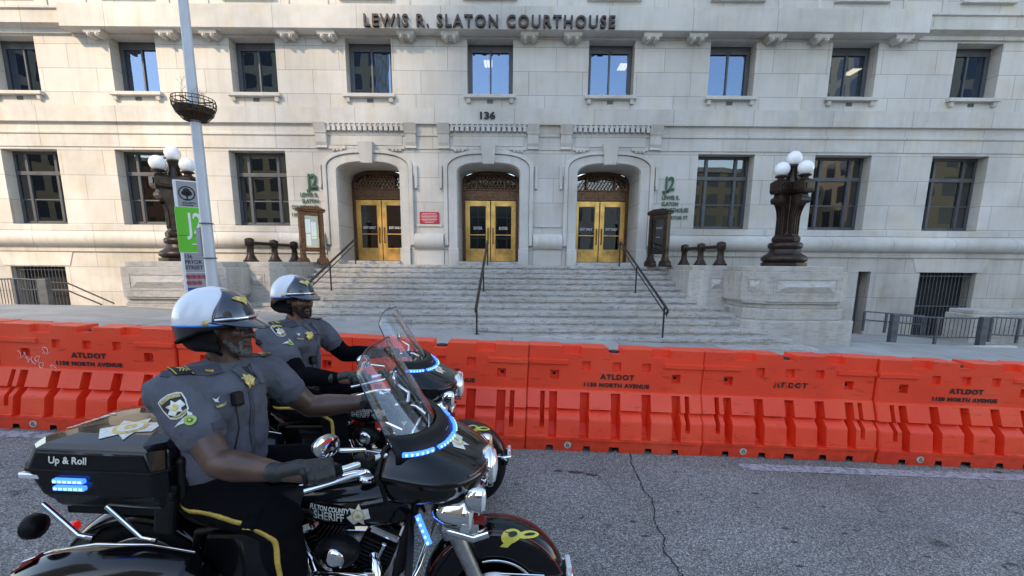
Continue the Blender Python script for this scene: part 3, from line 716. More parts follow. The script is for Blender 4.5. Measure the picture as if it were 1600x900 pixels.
# ------------------------------------------------------------ pedestals and wing blocks
def pedestal(cx, s, label):
    """s=+1: right-hand one; local x points away from the steps"""
    P = empty('stone_pedestal', (cx, 11, 0), label=label, cat='pedestal', group='stone pedestals flanking the steps')
    def oct_(x0, x1, y0, y1, ch):
        q = [(x0+ch, y0), (x1-ch, y0), (x1, y0+ch), (x1, y1-ch), (x1-ch, y1), (x0+ch, y1), (x0, y1-ch), (x0, y0+ch)]
        return [(s*a, c) for a, c in q]
    b = MB(); b.prism(oct_(-.10, 2.66, -.08, 3.2, .22), -1.2, .50, 'z'); b.build('plinth', M['ped'], P, bevel=.03)
    b = MB(); b.prism(oct_(.02, 2.52, .04, 3.1, .33), .50, .78, 'z'); b.prism(oct_(.06, 2.50, .07, 3.0, .34), .78, .90, 'z')
    b.prism(oct_(-.02, 2.52, -.01, 3.15, .36), .90, .95, 'z'); b.build('base_moulding', M['ped'], P, bevel=.02)
    b = MB(); b.prism(oct_(-.06, 2.56, -.04, 3.2, .42), .95, 1.665, 'z'); blk = b.build('block', M['ped'], P, bevel=.012)
    b = MB(); b.prism(oct_(.04, 2.46, .07, 3.1, .36), 1.66, 1.80, 'z'); b.build('cap', M['ped'], P, bevel=.02)
    def panel(x0, x1, z0, z1, y, mt=None):
        b = MB(); q = .025
        for a in ((x0-.04, x1+.04, z0-.04, z0), (x0-.04, x1+.04, z1, z1+.04), (x0-.04, x0, z0, z1), (x1, x1+.04, z0, z1)):
            b.box(a[0], a[1], y-.015, y+.01, a[2], a[3], mt)
        dx_ = min(.22, (x1-x0)*.35); zc = (z0+z1)/2
        vs = [(x0+.02, y-.003, z0+.02), (x1-.02, y-.003, z0+.02), (x1-.02, y-.003, z1-.02), (x0+.02, y-.003, z1-.02), (x0+dx_, y-.07, zc), (x1-dx_, y-.07, zc)]
        if mt is not None: vs = [mt @ Vector(v) for v in vs]
        b.add(vs, [(0,1,5,4), (1,2,5), (2,3,4,5), (3,0,4)])
        return b
    x0, x1 = sorted((s*.55, s*2.0))
    panel(x0, x1, 1.15, 1.48, -.04).build('raised_panel', M['ped'], blk)
    c0 = Vector((s*(-.06+.21), -.04+.21, 0)); panel(-.15, .15, 1.15, 1.48, -.002, T(*c0) @ RZ(-45*s)).build('raised_panel', M['ped'], blk)
    # wing block reaching back to the facade between pedestal and steps
    W = MB(); q = [(-.85, 1.75), (-.60, 1.38), (.35, 1.38), (.35, 4.98), (-.85, 4.98)]
    W.prism([(s*a, c) for a, c in q], .4, 1.665, 'z'); wg = W.build('wing_block', M['ped'], P, bevel=.012)
    W = MB(); q = [(-.75, 1.80), (-.55, 1.48), (.35, 1.48), (.35, 4.98), (-.75, 4.98)]
    W.prism([(s*a, c) for a, c in q], 1.66, 1.80, 'z'); W.build('wing_cap', M['ped'], P, bevel=.02)
    x0, x1 = sorted((s*-.42, s*-.08)); panel(x0, x1, 1.15, 1.46, 1.38).build('raised_panel', M['ped'], wg)
    b = MB(); b.box(*sorted((s*2.5, s*3.0)), 1.9, 4.95, 1.0, 1.66); b.box(*sorted((s*2.5, s*2.95)), 2.1, 4.95, -1.2, 1.0)
    b.build('side_block', M['ped'], P, bevel=.02)
    return P
pedestal(5.75, 1, 'carved stone pedestal under the lamp standard right of the steps')
pedestal(-7.15, -1, 'carved stone pedestal behind the green wayfinding sign, left of the steps')

# ------------------------------------------------------------ bronze lamp standards
def lamp_standard(x, y, angs, label):
    P = empty('lamp_standard', (x, y, 1.80), label=label, cat='lamp', group='bronze lamp standards with opal globes')
    b = MB()
    b.lathe([(.56, 0), (.56, .09)], seg=8); b.build('base_plate', M['bronze'], P, bevel=.015)
    b = MB(); b.lathe([(.47, .09), (.54, .14), (.55, .20), (.50, .27), (.42, .31), (.38, .36), (.36, .44), (.40, .47), (.41, .55), (.38, .60), (.30, .62), (.33, .68), (.32, .74), (.24, .78), (.17, .9), (.17, 2.2), (.13, 2.3), (.13, 2.48), (.16, 2.52), (.13, 2.56)], seg=24)
    b.build('shaft', M['bronze'], P, auto=50)
    for a in angs:
        mt = RZ(a); b = MB()
        prof = [(.05, .62), (.34, .62), (.35, .72), (.27, .80), (.27, 1.25), (.32, 1.46), (.41, 1.58), (.45, 1.70), (.42, 1.82), (.05, 1.82)]
        b.prism(prof, -.115, .115, 'y', mt)
        for q in (-.07, 0, .07): b.prism([(.27, .82), (.295, .84), (.295, 1.25), (.34, 1.46), (.43, 1.60), (.37, 1.60), (.27, 1.3)], q-.018, q+.018, 'y', mt)
        b.lathe([(.085, -.16), (.085, .16)], mt @ Vector((.39, 0, 1.66)), 14, mt @ Vector((0, 1, 0)))
        br = b.build('bracket_arm', M['bronze'], P, bevel=.012)
        b = MB(); b.frustum((.14, .50, -.15, .15), 1.82, (.12, .53, -.17, .17), 1.87, mt); b.frustum((.12, .53, -.17, .17), 1.871, (.12, .53, -.17, .17), 2.10, mt)
        b.frustum((.12, .53, -.17, .17), 2.101, (.22, .46, -.10, .10), 2.17, mt)
        b.prism([(-.12, 1.90), (.12, 1.90), (.12, 2.06), (-.12, 2.06)], .53, .55, 'x', mt)
        for s_ in (-1, 1): b.box(.20, .45, s_*.178-.012, s_*.178+.012, 1.91, 2.05, mt)
        b.build('capital', M['bronze'], br, bevel=.012)
        c_ = mt @ Vector((.36, 0, 0)); b = MB(); b.lathe([(.10, 2.17), (.08, 2.21), (.15, 2.24), (.155, 2.26), (.10, 2.29)], c_, 16); b.build('globe_holder', M['bronze'], br)
        b = MB(); b.ball(c_+Vector((0, 0, 2.43)), .185, 28, 18); b.build('globe', M['globe'], P)
    b = MB(); b.ball((0, 0, 2.72), .185, 28, 18); b.build('globe', M['globe'], P)
    return P
lamp_standard(7.20, 12.3, [197, -72, 42], 'bronze lamp standard with white globes on the pedestal right of the steps')
lamp_standard(-8.74, 12.3, [-122, -4, 150], 'bronze lamp standard with white globes behind the green wayfinding sign')

# ------------------------------------------------------------ low bronze rails on the wing blocks
def post_rail(pts, label):
    P = empty('bronze_rail', (pts[0][0], pts[0][1], 1.80), label=label, cat='railing', group='low bronze post rails beside the steps')
    for (x, y) in pts:
        dx_, dy_ = x-pts[0][0], y-pts[0][1]; b = MB()
        b.lathe([(.20, 0), (.20, .045)], (dx_, dy_, 0), 8); b.lathe([(.17, .046), (.14, .10), (.095, .18), (.085, .40), (.09, .42)], (dx_, dy_, 0), 16)
        b.lathe([(.11, .42), (.125, .44), (.125, .60), (.11, .62), (.03, .65)], (dx_, dy_, 0), 8)
        b.build('post', M['bronze'], P, bevel=.006, auto=40)
    b = MB(); b.tube([(x-pts[0][0], y-pts[0][1], .51) for x, y in pts], .05, 12); b.build('rail_bar', M['bronze'], P)
post_rail([(5.72, 12.75), (5.62, 13.85), (5.52, 14.9)], 'low bronze rail of three posts beside the right notice case')
post_rail([(-7.22, 12.75), (-7.12, 13.85), (-7.02, 14.9)], 'low bronze rail of three posts beside the left notice case')

# ------------------------------------------------------------ bronze notice cases
def notice_case(x, y, rz, label, papers):
    P = empty('notice_case', (x, y, 1.74), (0, 0, R(rz)),  label=label, cat='notice case', group='bronze notice cases at the top of the steps'); P.scale = (.92, .92, .92)
    for s_ in (-1, 1):
        b = MB(); b.box(s_*.33-.07, s_*.33+.07, -.09, .09, .30, 1.75)
        b.prism([(s_*.33-.17, 0), (s_*.33+.17, 0), (s_*.33+.17, .12), (s_*.33+.12, .2), (s_*.33+.08, .21), (s_*.33+.06, .30), (s_*.33-.06, .30), (s_*.33-.08, .21), (s_*.33-.12, .2), (s_*.33-.17, .12)], -.13, .13, 'y')
        b.box(s_*.33-.04, s_*.33+.04, -.105, -.09, .45, 1.65)
        b.build('leg', M['bronzelt'] if papers else M['bronze'], P, bevel=.012)
    m = M['bronzelt'] if papers else M['bronze']
    b = MB(); b.box(-.26, .26, -.06, .06, .42, .56); b.box(-.26, .26, -.06, .06, 1.62, 1.75); b.box(-.26, -.22, -.05, .05, .56, 1.62); b.box(.22, .26, -.05, .05, .56, 1.62); b.box(-.22, .22, .03, .06, .56, 1.62)
    fr = b.build('case_frame', m, P, bevel=.008)
    b = MB(); b.box(-.46, .46, -.13, .13, 1.75, 1.81); b.prism([(-.48, 1.81), (.48, 1.81), (.44, 1.86), (.20, 1.93), (-.20, 1.93), (-.44, 1.86)], -.15, .15, 'y'); b.build('pediment', m, P, bevel=.012)
    b = MB(); b.box(-.22, .22, -.045, -.042, .56, 1.62); b.build('pane', M['shield'], fr)
    if papers:
        for (a, c, d, e) in ((-.20, -.02, 1.05, 1.50), (0, .17, .95, 1.42), (-.18, -.03, .62, 1.02), (.0, .16, .86, .93)):
            b = MB(); b.box(a, c, .018, .024, d, e); b.build('paper', M['white'], fr)
        b = MB(); b.box(-.02, .18, .018, .024, .62, .84); b.build('poster', M['blue'], fr)
    else:
        for (a, c, d, e) in ((-.16, .10, 1.28, 1.34), (-.16, .02, .98, 1.02)):
            b = MB(); b.box(a, c, .018, .024, d, e); b.build('paper', M['signgrey'], fr)
notice_case(-6.36, 14.75, 44, 'brown bronze notice case with white papers, left of the doors', True)
notice_case(4.62, 14.75, -60, 'dark bronze notice case at the top of the steps right of the doors', False)

# ------------------------------------------------------------ handrails on the steps
def handrail(x, label):
    P = empty('handrail', (x, 11.0, 0), label=label, cat='handrail', group='iron handrails on the entrance steps')
    sl = RIS/TRD; z_t = LAND+.78
    def st(y): return LAND - RIS*max(0, math.ceil((15.0-y)/TRD - 1e-6))
    posts = [(15.15, LAND), (13.0, st(13.0)), (10.45, side_z(x, 10.4))]
    def rz_(y): return (LAND+.78) - sl*(15.15-y) if y < 15.15 else LAND+.78
    for y, zb in posts:
        b = MB(); b.tube([(0, y-11, zb-.01), (0, y-11, rz_(y)-.02)], .022, 10); b.lathe([(.06, 0), (.06, .012)], (0, y-11, zb), 12); b.build('post', M['iron'], P)
    b = MB(); b.box(-.03, .03, 0, 0.001, 0, .001)
    b = MB(); b.tube([(0, 15.15-11, rz_(15.15)-.12), (0, 15.2-11, rz_(15.15)-.03), (0, 15.12-11, rz_(15.15)), (0, 10.35-11, rz_(10.35)), (0, 10.20-11, rz_(10.35)-.06), (0, 10.26-11, rz_(10.35)-.13)], .032, 10)
    b.build('top_rail', M['iron'], P)
    b = MB(); b.tube([(0, 15.15-11, rz_(15.15)-.14), (0, 10.26-11, rz_(10.26)-.15)], .016, 8); b.build('lower_rail', M['iron'], P)
handrail(-5.15, 'iron handrail on the left part of the steps')
handrail(-.82, 'iron handrail on the middle of the steps, in line with the centre doors')
handrail(3.50, 'iron handrail on the right part of the steps')

# ------------------------------------------------------------ street pole with hanging basket, wayfinding sign
px_, py_ = -5.24, 8.0
P = empty('street_pole', (px_, py_, side_z(px_, py_)), label='tall pale blue-grey street pole rising past the top of the picture', cat='pole')
b = MB(); b.lathe([(.16, 0), (.16, .04), (.10, .10), (.093, 1.0), (.068, 6.0), (.052, 11.5)], seg=20); b.build('shaft', M['polep'], P)
b = MB(); b.box(-.17, -.09, -.05, .05, 1.45, 1.92); b.build('control_box', M['signgrey'], P, bevel=.01)
for z in (1.4, 1.98):
    b = MB(); b.lathe([(.108, 0), (.108, .02)], (0, 0, z), 20); b.build('strap', M['frame'], P)
b = MB(); b.cbox((-.02, -.10, .72), (.035, .01, .035)); b.build('port_cover', M['black'], P)
# basket hung round the pole
bz = at(303, 190, 8.0).z
P = empty('plant_basket', (px_, py_, bz), label='round wire basket of dead twigs hung around the pale street pole', cat='basket'); P.scale = (.82, .82, .86)
b = MB(); b.lathe([(.06, .0), (.20, .05), (.31, .14), (.355, .23), (.34, .22), (.29, .14), (.18, .08), (.085, .06)], seg=28); b.build('liner', M['coir'], P)
b = MB(); nr = 24
prof = [(.09, -.02), (.22, .03), (.32, .13), (.375, .25), (.385, .34), (.37, .40)]
for k in range(nr):
    a = 2*math.pi*k/nr; b.tube([(r*math.cos(a), r*math.sin(a), z) for r, z in prof], .0065, 5)
for r, z in ((.37, .40), (.386, .34), (.378, .26), (.32, .13), (.2, .02)):
    b.tube([(r*math.cos(2*math.pi*k/28), r*math.sin(2*math.pi*k/28), z) for k in range(29)], .008, 5, cap=False)
for a in (0, 90, 180, 270): b.tube([(.085*math.cos(R(a)), .085*math.sin(R(a)), .33), (.38*math.cos(R(a)), .38*math.sin(R(a)), .34)], .014, 6)
b.build('wire_frame', M['wire'], P)
rnd = random.Random(11)
b = MB()
def twig(p, d, L, r, dep):
    q = p + d*L; mid = p + d*L*.5 + Vector((rnd.uniform(-1, 1), rnd.uniform(-1, 1), 0))*L*.08
    b.tube([p, mid, q], [r, r*.8, r*.6], 4, cap=False)
    if dep:
        for _ in range(3):
            nd = (d + Vector((rnd.uniform(-.8, .8), rnd.uniform(-.8, .8), rnd.uniform(-.2, .5)))).normalized(); twig(p.lerp(q, rnd.uniform(.4, 1)), nd, L*.6, r*.6, dep-1)
for (x, y, l) in ((-.13, -.14, .34), (.20, -.12, .28), (.13, .10, .26), (-.24, .06, .2), (-.28, -.1, .1)):
    twig(Vector((x, y, .2)), Vector((rnd.uniform(-.2, .2), rnd.uniform(-.2, .2), 1)).normalized(), l, .005, 3)
b.build('twigs', M['twig'], P)
# sign
sx_, sy_ = -5.80, 8.40
zg = side_z(sx_, sy_)
P = empty('wayfinding_sign', (sx_, sy_, zg), (0, 0, R(38)), label='tall wayfinding sign with lime green panel standing behind the pale street pole', cat='sign')
HT = 3.22 - zg; hw = .185
b = MB(); b.box(-hw, hw, -.05, .05, 0, HT); b.build('board', M['white'], P, bevel=.004)
def pan(z0, z1, m, nm):
    b = MB(); b.box(-hw+.045, hw-.002, -.056, -.0505, z0, z1); return b.build(nm, m, P)
def stx(parent, body, size, x, z, m, ext=.001, y=-.058, off=.0, sx=1, align='LEFT'):
    moved(text_mb(body, size, ext, off, align, sx=sx), T(x, y, z)).build('sign_lettering', m, parent)
p1 = pan(HT-.45, HT-.02, M['signgrey'], 'grey_panel')
b = MB()
for k in range(25): pass
ring = [(.115*math.cos(2*math.pi*k/28), .115*math.sin(2*math.pi*k/28)) for k in range(28)]
b.tube([(x, -.058, HT-.22+z) for x, z in ring+ring[:1]], .010, 6, cap=False)
for (x, z, r) in ((0, .035, .055), (-.04, .0, .04), (.04, .0, .04), (0, -.01, .045)): b.lathe([(r, 0), (r, .004)], (x, -.057, HT-.22+z), 16, (0, -1, 0))
b.box(-.012, .012, -.061, -.057, HT-.325, HT-.22); b.box(-.05, .05, -.061, -.057, HT-.33, HT-.315)
b.build('tree_emblem', M['black'], p1)
stx(p1, 'ATLANTA', .045, .02, HT-.40, M['black'], align='CENTER', off=.002); 
b = MB(); b.box(-.08, .08, -.058, -.0565, HT-.43, HT-.415); b.build('sign_rule', M['black'], p1)
b = MB(); b.box(-hw-.015, hw+.012, -.062, .02, HT-1.24, HT-.46); gp = b.build('green_panel', M['green'], P, bevel=.003)
b = MB(); b.box(-hw-.015, hw+.012, -.0635, -.0622, HT-.955, HT-.948); b.build('panel_seam', M['black'], gp)
stx(gp, 'J2', .50, -.04, HT-.90, M['white'], y=-.064, off=.006, sx=.62)
b = MB(); b.tube([(.0, -.065, HT-1.10), (.16, -.065, HT-1.10)], .010, 6); b.tube([(.10, -.065, HT-1.04), (.165, -.065, HT-1.10), (.10, -.065, HT-1.16)], .010, 6); b.build('arrow', M['white'], gp)
p2 = pan(HT-1.60, HT-1.255, M['signgrey'], 'grey_panel')
for k, tx in enumerate(('136', 'PRYOR', 'STREET')): stx(p2, tx, .095, -.14, HT-1.35-k*.098, M['black'], off=.002, sx=.85)
p3 = pan(HT-1.86, HT-1.61, M['signgrey'], 'grey_panel')
b = MB()
for r_ in range(2):
    for c_ in range(4 if r_ == 0 else 3):
        x, z = -.11+c_*.08, HT-1.68-r_*.11
        b.tube([(x+.034*math.cos(2*math.pi*k/14), -.058, z+.034*math.sin(2*math.pi*k/14)) for k in range(15)], .006, 4, cap=False); b.tube([(x-.03, -.058, z+.03), (x+.03, -.058, z-.03)], .005, 4); b.box(x-.015, x+.015, -.058, -.0565, z-.02, z+.02)
b.build('prohibition_marks', M['red'], p3)
p4 = pan(HT-2.13, HT-1.87, M['blue'], 'blue_panel')
b = MB()
b.lathe([(.014, 0), (.014, .004)], (.0, -.057, HT-1.905), 10, (0, -1, 0)); b.tube([(0, -.058, HT-1.925), (.005, -.058, HT-1.975), (.055, -.058, HT-1.98), (.075, -.058, HT-2.03)], .008, 5)
b.tube([(-.005+.045*math.cos(R(a)), -.058, HT-2.0+.045*math.sin(R(a))) for a in range(120, 370, 20)], .007, 5, cap=False); b.tube([(.003, -.058, HT-1.95), (.045, -.058, HT-1.95)], .006, 5)
b.build('wheelchair_symbol', M['white'], p4)
stx(p4, 'WHEELCHAIR', .030, -.13, HT-2.11, M['white'], off=.001)

# ------------------------------------------------------------ steel railings at the area ways
def pipe_rail(name, pts, h, nb, label, m='greysteel', posts=True, z=None):
    """pts: 3D ground points; two rails and balusters"""
    o0 = Vector(pts[0]); P = empty(name, o0, label=label, cat='railing')
    L = [Vector(p)-o0 for p in pts]
    for zz in (h, h-.28 if nb == 0 else .12):
        b = MB(); b.tube([p+Vector((0, 0, zz)) for p in L], .022, 8); b.build('rail', M[m], P)
    b = MB()
    for a, c in zip(L, L[1:]):
        for k in range(1, nb): q = a.lerp(c, k/nb); b.tube([q+Vector((0, 0, .12)), q+Vector((0, 0, h))], .010, 6)
    if nb: b.build('balusters', M[m], P)
    for q in L:
        b = MB(); b.box(q.x-.03, q.x+.03, q.y-.03, q.y+.03, q.z-.1, q.z+h); b.build('post', M[m], P)
    return P
def G(px, py, Y):   # point on a depth plane under the pixel
    return at(px, py, Y)
a = G(-12, 488, 12.5); c_ = G(68, 487, 12.9)
pipe_rail('steel_railing', [tuple(a), tuple(G(30, 486, 12.7)), tuple(c_)], .90, 9, 'grey steel railing beside the barred opening at the left edge')
b = MB(); b.box(-.11, .11, -.08, .08, -.1, .93); o = b.build('steel_post', M['greysteel'], bevel=.01, label='thick grey steel post at the end of the left railing', cat='post'); o.location = G(77, 487, 12.9)
# sloping hand rail and kerb at the left ramp
q0, q1 = at(105, 442, 14.6), at(178, 474, 14.0)
P = empty('ramp_handrail', q0, label='sloping twin-bar handrail running down beside the left barred opening', cat='handrail')
b = MB(); b.tube([(-.85, 0, .02), (0, 0, 0), tuple(q1-q0)], .024, 8); b.build('rail', M['iron'], P)
b = MB(); b.tube([(-.85, 0, -.23), (0, 0, -.25), tuple((q1-q0)*.72+Vector((0, 0, -.22)))], .024, 8); b.build('rail', M['iron'], P)
b = MB(); b.box(-1.0, 1.0, -.14, .14, -.4, .11); o = b.build('ramp_kerb', M['base'], bevel=.02, label='low stone kerb at the foot of the left pedestal', cat='kerb'); o.location = at(150, 484, 13.2); o.rotation_euler = (0, 0, R(-8))
# right side
pr = [tuple(at(1349, 517, 14.2)), tuple(at(1392, 524, 13.6))]
pipe_rail('steel_railing', [tuple(at(1348, 512, 15.2)), tuple(at(1382, 515, 15.0)), tuple(at(1440, 520, 14.8))], .55, 0, 'thin two-bar steel railing between the right pedestal and the barred opening')
pipe_rail('steel_railing', [tuple(at(1394, 529, 12.6)), tuple(at(1460, 534, 12.3)), tuple(at(1529, 534, 12.6))], .66, 11, 'grey steel gate railing in front of the right barred opening')
pipe_rail('steel_railing', [tuple(at(1545, 529, 13.0)), tuple(at(1588, 531, 13.0)), tuple(at(1640, 531, 13.2))], .62, 6, 'short steel railing at the right edge of the pavement')
b = MB(); b.box(-.09, .09, -.07, .07, -.2, .76); o = b.build('steel_post', M['greysteel'], bevel=.01, label='thick steel post at the right end of the gate railing', cat='post'); o.location = at(1531, 538, 12.4)
b = MB(); b.box(-.09, .09, -.07, .07, -.2, .72); o = b.build('steel_post', M['greysteel'], bevel=.01, label='thick steel post at the left end of the gate railing', cat='post'); o.location = at(1393, 531, 12.5)
b = MB(); b.box(-.55, 2.4, 0, .9, -1.2, .0); b.box(-.45, 2.4, .10, .9, -.001, .12); o = b.build('stone_block', M['ped'], bevel=.03, label='low stone block beyond the right barred opening', cat='stone block'); o.location = at(1550, 492, 13.4)
b = MB(); b.box(-1.3, 1.6, -.1, .1, -.3, .12); o = b.build('ramp_kerb', M['base'], bevel=.02, label='low stone kerb at the foot of the gate railing', cat='kerb'); o.location = at(1500, 548, 11.9); o.rotation_euler = (0, 0, R(6))

# ------------------------------------------------------------ water-filled barriers
BL = 1.765; BH = 1.03
def barrier_mesh():
    def near(u, a, c): return a <= u <= c
    slots = [(.225, .30, .13, .57), (.535, .625, .13, .57), (.85, .94, .13, .57), (1.16, 1.25, .13, .57), (1.465, 1.55, .13, .57), (.135, .175, .23, .57), (1.60, 1.64, .23, .57)]
    pock = [(.225, .31, .70, .785, .06), (1.46, 1.545, .70, .785, .06), (.54, .625, .80, .885, .035), (.85, .935, .80, .885, .035), (1.15, 1.235, .80, .885, .035)]
    notch_t = [(.33, .525, .05), (1.24, 1.43, .05)]
    def depth(u, z):
        if z > .595: d = .125 + (1.03-z)*.03
        elif z > .415: d = .150 + (.595-z)/.18*.075
        elif z > .33: d = .165 + (.415-z)/.085*.098
        elif z > .15: d = .263 + (.33-z)/.18*.032
        elif z > .115: d = .31
        else: d = .295
        if .85 < z < .895 and (u < .40 or u > BL-.40): d += .022
        for a, c, z0, z1 in slots:
            if a < u < c and z0 < z < z1: d = min(d, .095 + max(0, (.22-z))*1.2)
        for a, c, z0, z1, q in pock:
            if a < u < c and z0 < z < z1: d -= q
        for a, c, q in notch_t:
            if a < u < c and z > BH-.075: d -= .055
        if u < .006 or u > BL-.006: d -= .012
        return d
    def top(u):
        if .80 < u < .95: return BH-.06
        if .53 < u < 1.23: return BH-.004
        return BH
    def bot(u):
        for a, c in ((.21, .28), (.58, .65), (.84, .94), (1.20, 1.27), (1.47, 1.54)):
            if a < u < c: return .055
        return 0.0
    us = {0, BL, .006, BL-.006}; zs = {0, BH, .055}
    for a, c, z0, z1 in slots: us |= {a, c}; zs |= {z0, z1}
    for a, c, z0, z1, q in pock: us |= {a, c}; zs |= {z0, z1}
    for a, c, q in notch_t: us |= {a, c}
    for a, c in ((.21, .28), (.58, .65), (.84, .94), (1.20, 1.27), (1.47, 1.54), (.80, .95), (.53, 1.23)): us |= {a, c}
    us |= {.40, BL-.40}; zs |= {.595, .415, .33, .15, .115, .85, .895, BH-.075, BH-.06}
    def grid(s, hi, e=.003, step=.05):
        g = set()
        for a in s: g |= {max(0, a-e), min(hi, a+e)}
        k = 0
        while k < hi: 
            if all(abs(k-a) > .012 for a in g): g.add(k)
            k += step
        g |= {0, hi}; return sorted(g)
    U = grid(us, BL); Z = grid(zs, BH)
    b = MB(); nu, nz = len(U), len(Z)
    fr = [(u, -depth(u, z), max(bot(u), min(z, top(u)))) for z in Z for u in U]
    bk = [(u, depth(u, z), max(bot(u), min(z, top(u)))) for z in Z for u in U]
    q = lambda i, j: j*nu+i; n = len(fr)
    fs = [(q(i, j), q(i+1, j), q(i+1, j+1), q(i, j+1)) for j in range(nz-1) for i in range(nu-1)]
    fs += [tuple(n+k for k in reversed(f)) for f in fs]
    fs += [(q(i, nz-1), q(i+1, nz-1), n+q(i+1, nz-1), n+q(i, nz-1)) for i in range(nu-1)]
    for i in (0, nu-1): fs += [(q(i, j), q(i, j+1), n+q(i, j+1), n+q(i, j)) for j in range(nz-1)]
    b.add(fr+bk, fs)
    me = b.mesh('barrier_body')
    me.shade_smooth(); me.set_sharp_from_angle(angle=R(32))
    return me
BM = barrier_mesh()
BY = 4.60; TILT = math.atan(.034)
def text_on(parent, body, size, u, z, w_, m=None, name='stencil_lettering'):
    b = text_mb(body, size, .0012, .0030, space=1.2)
    xs_ = [v[0] for v in b.v]; k = w_/(max(xs_)-min(xs_)); c0 = (max(xs_)+min(xs_))/2
    b.v = [((v[0]-c0)*k + u, v[1]-.1415+ (.79-z)*-.0, v[2]+z) for v in b.v]
    return by_word(b, name, m or M['black'], parent, size*.30)
def stencil_bars(parent, xs_, z0, z1):
    b = MB()
    for x in xs_: b.box(x-.0025, x+.0025, -.1445, -.138, z0, z1)
    b.build('stencil_gap', M['orange'], parent)
BK = list(range(-5, 4))
LBL = {-5: 'orange plastic barrier at the far left end of the row', 3: 'orange plastic barrier at the far right end of the row', -4: 'orange plastic barrier cut off by the left edge of the picture', -3: 'orange plastic barrier with white scribbled graffiti beside its stencilled address',
       -2: 'orange plastic barrier mostly hidden behind the two riders', -1: 'orange plastic barrier behind the far motorcycle\'s fairing and front fender',
       0: 'orange plastic barrier with clear stencilled address, just right of the far motorcycle\'s front wheel', 1: 'orange plastic barrier with half worn-away stencil and no address line',
       2: 'orange plastic barrier with stencilled address at the right edge of the picture'}
for k in BK:
    x0 = .14+BL*k
    P = empty('water_barrier', (x0, BY + .014*math.sin(k*2.3), road_z(x0)), (0, TILT + .003*math.sin(k*5), .007*math.sin(k*3)), label=LBL[k], cat='barrier', group='orange water-filled barriers along the kerb')
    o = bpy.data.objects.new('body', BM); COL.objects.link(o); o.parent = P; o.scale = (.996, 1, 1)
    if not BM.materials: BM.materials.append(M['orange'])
    b = MB(); b.lathe([(.034, 0), (.036, .006), (.030, .012), (.020, .010)], (.42, -.294, .062), 18, (0, -1, 0)); pl = b.build('drain_plug', M['plug'], P)
    b = MB()
    for a in range(0, 360, 60): b.cbox((.42+.014*math.cos(R(a)), -.306, .062+.014*math.sin(R(a))), (.008, .004, .008))
    b.build('plug_recess', M['black'], pl)
    b = MB(); b.lathe([(.055, 0), (.055, .016), (.04, .02)], (.875, 0, BH-.062), 20); b.build('filler_cap', M['black'], P)
    b = MB()
    for (a, c) in ((.225, .31), (1.46, 1.545)): b.box(a+.028, c-.028, -.082, -.076, .728, .757)
    b.build('hole_bottom', M['dark'], P)
    if k != 1:
        text_on(P, 'ATLDOT', .072, .90, .715, .345)
        text_on(P, '1150 NORTH AVENUE', .055, .90, .634, .66)
    else:
        text_on(P, 'AT.DOT', .072, .90, .700, .345, name='worn_stencil_lettering')
        stencil_bars(P, [.750, .757, .80, .862, .868, .925, 1.0], .69, .765)
    if k == -3:
        b = MB(); rr = random.Random(5)
        for (u0, z0, L) in ((.20, .73, .11), (.27, .68, .10), (.36, .69, .07), (.45, .78, .07), (.50, .60, .10), (.40, .62, .05)):
            pts = []
            for q in range(14):
                a = q*.9; pts.append((u0+L*(q/13.)*.9+.018*math.sin(a*1.1), -.1475, z0+.035*math.sin(a*.7+u0*9)-.01*q*L))
            b.tube(pts, .0022, 4, cap=False)
        b.build('graffiti_scribble', M['white'], P)

# ------------------------------------------------------------ buildings across the street (they shade the front and show in the glass)
def tower_mat(name, wall, glass, bw, rh, msz):
    m = bpy.data.materials.new(name); m.use_nodes = True; t = m.node_tree; p = t.nodes['Principled BSDF']
    g = N(t, 'ShaderNodeTexCoord'); s = N(t, 'ShaderNodeSeparateXYZ'); t.links.new(g.outputs['Object'], s.inputs[0])
    a = N(t, 'ShaderNodeMath', operation='ADD'); t.links.new(s.outputs[0], a.inputs[0]); t.links.new(s.outputs[1], a.inputs[1])
    c = N(t, 'ShaderNodeCombineXYZ'); t.links.new(a.outputs[0], c.inputs[0]); t.links.new(s.outputs[2], c.inputs[1])
    br = N(t, 'ShaderNodeTexBrick'); br.offset = 0
    for k, v in (('Scale', 1), ('Brick Width', bw), ('Row Height', rh), ('Mortar Size', msz), ('Mortar Smooth', 0)): br.inputs[k].default_value = v
    br.inputs['Color1'].default_value = (*glass, 1); br.inputs['Color2'].default_value = (*glass, 1); br.inputs['Mortar'].default_value = (*wall, 1)
    t.links.new(c.outputs[0], br.inputs['Vector']); t.links.new(br.outputs[0], p.inputs['Base Color'])
    r_ = ramp(t, br.outputs['Fac'], [(0, (.12,)*3), (1, (.85,)*3)]); t.links.new(r_, p.inputs['Roughness']); return m
M['tan'] = tower_mat('tan_office_tower', (.42, .34, .24), (.06, .07, .09), 3.2, 3.6, .62)
M['greyb'] = tower_mat('grey_office_block', (.30, .29, .28), (.05, .06, .07), 4.0, 4.0, .9)
M['brickb'] = tower_mat('red_brick_block', (.24, .12, .08), (.04, .05, .06), 3.0, 3.8, .9)
M['darkb'] = tower_mat('dark_glazed_block', (.16, .15, .14), (.03, .04, .05), 1.6, 3.2, .10)
def far_building(x0, x1, y0, y1, h, m, label):
    P = empty('office_building', ((x0+x1)/2, (y0+y1)/2, -.5), label=label, cat='building')
    b = MB(); w_, d_ = (x1-x0)/2, (y1-y0)/2; b.box(-w_, w_, -d_, d_, 0, h); b.build('wall', M[m], P)
    b = MB(); b.box(-w_-.4, w_+.4, -d_-.4, d_+.4, h, h+.8); b.build('roof', M['wall'], P)
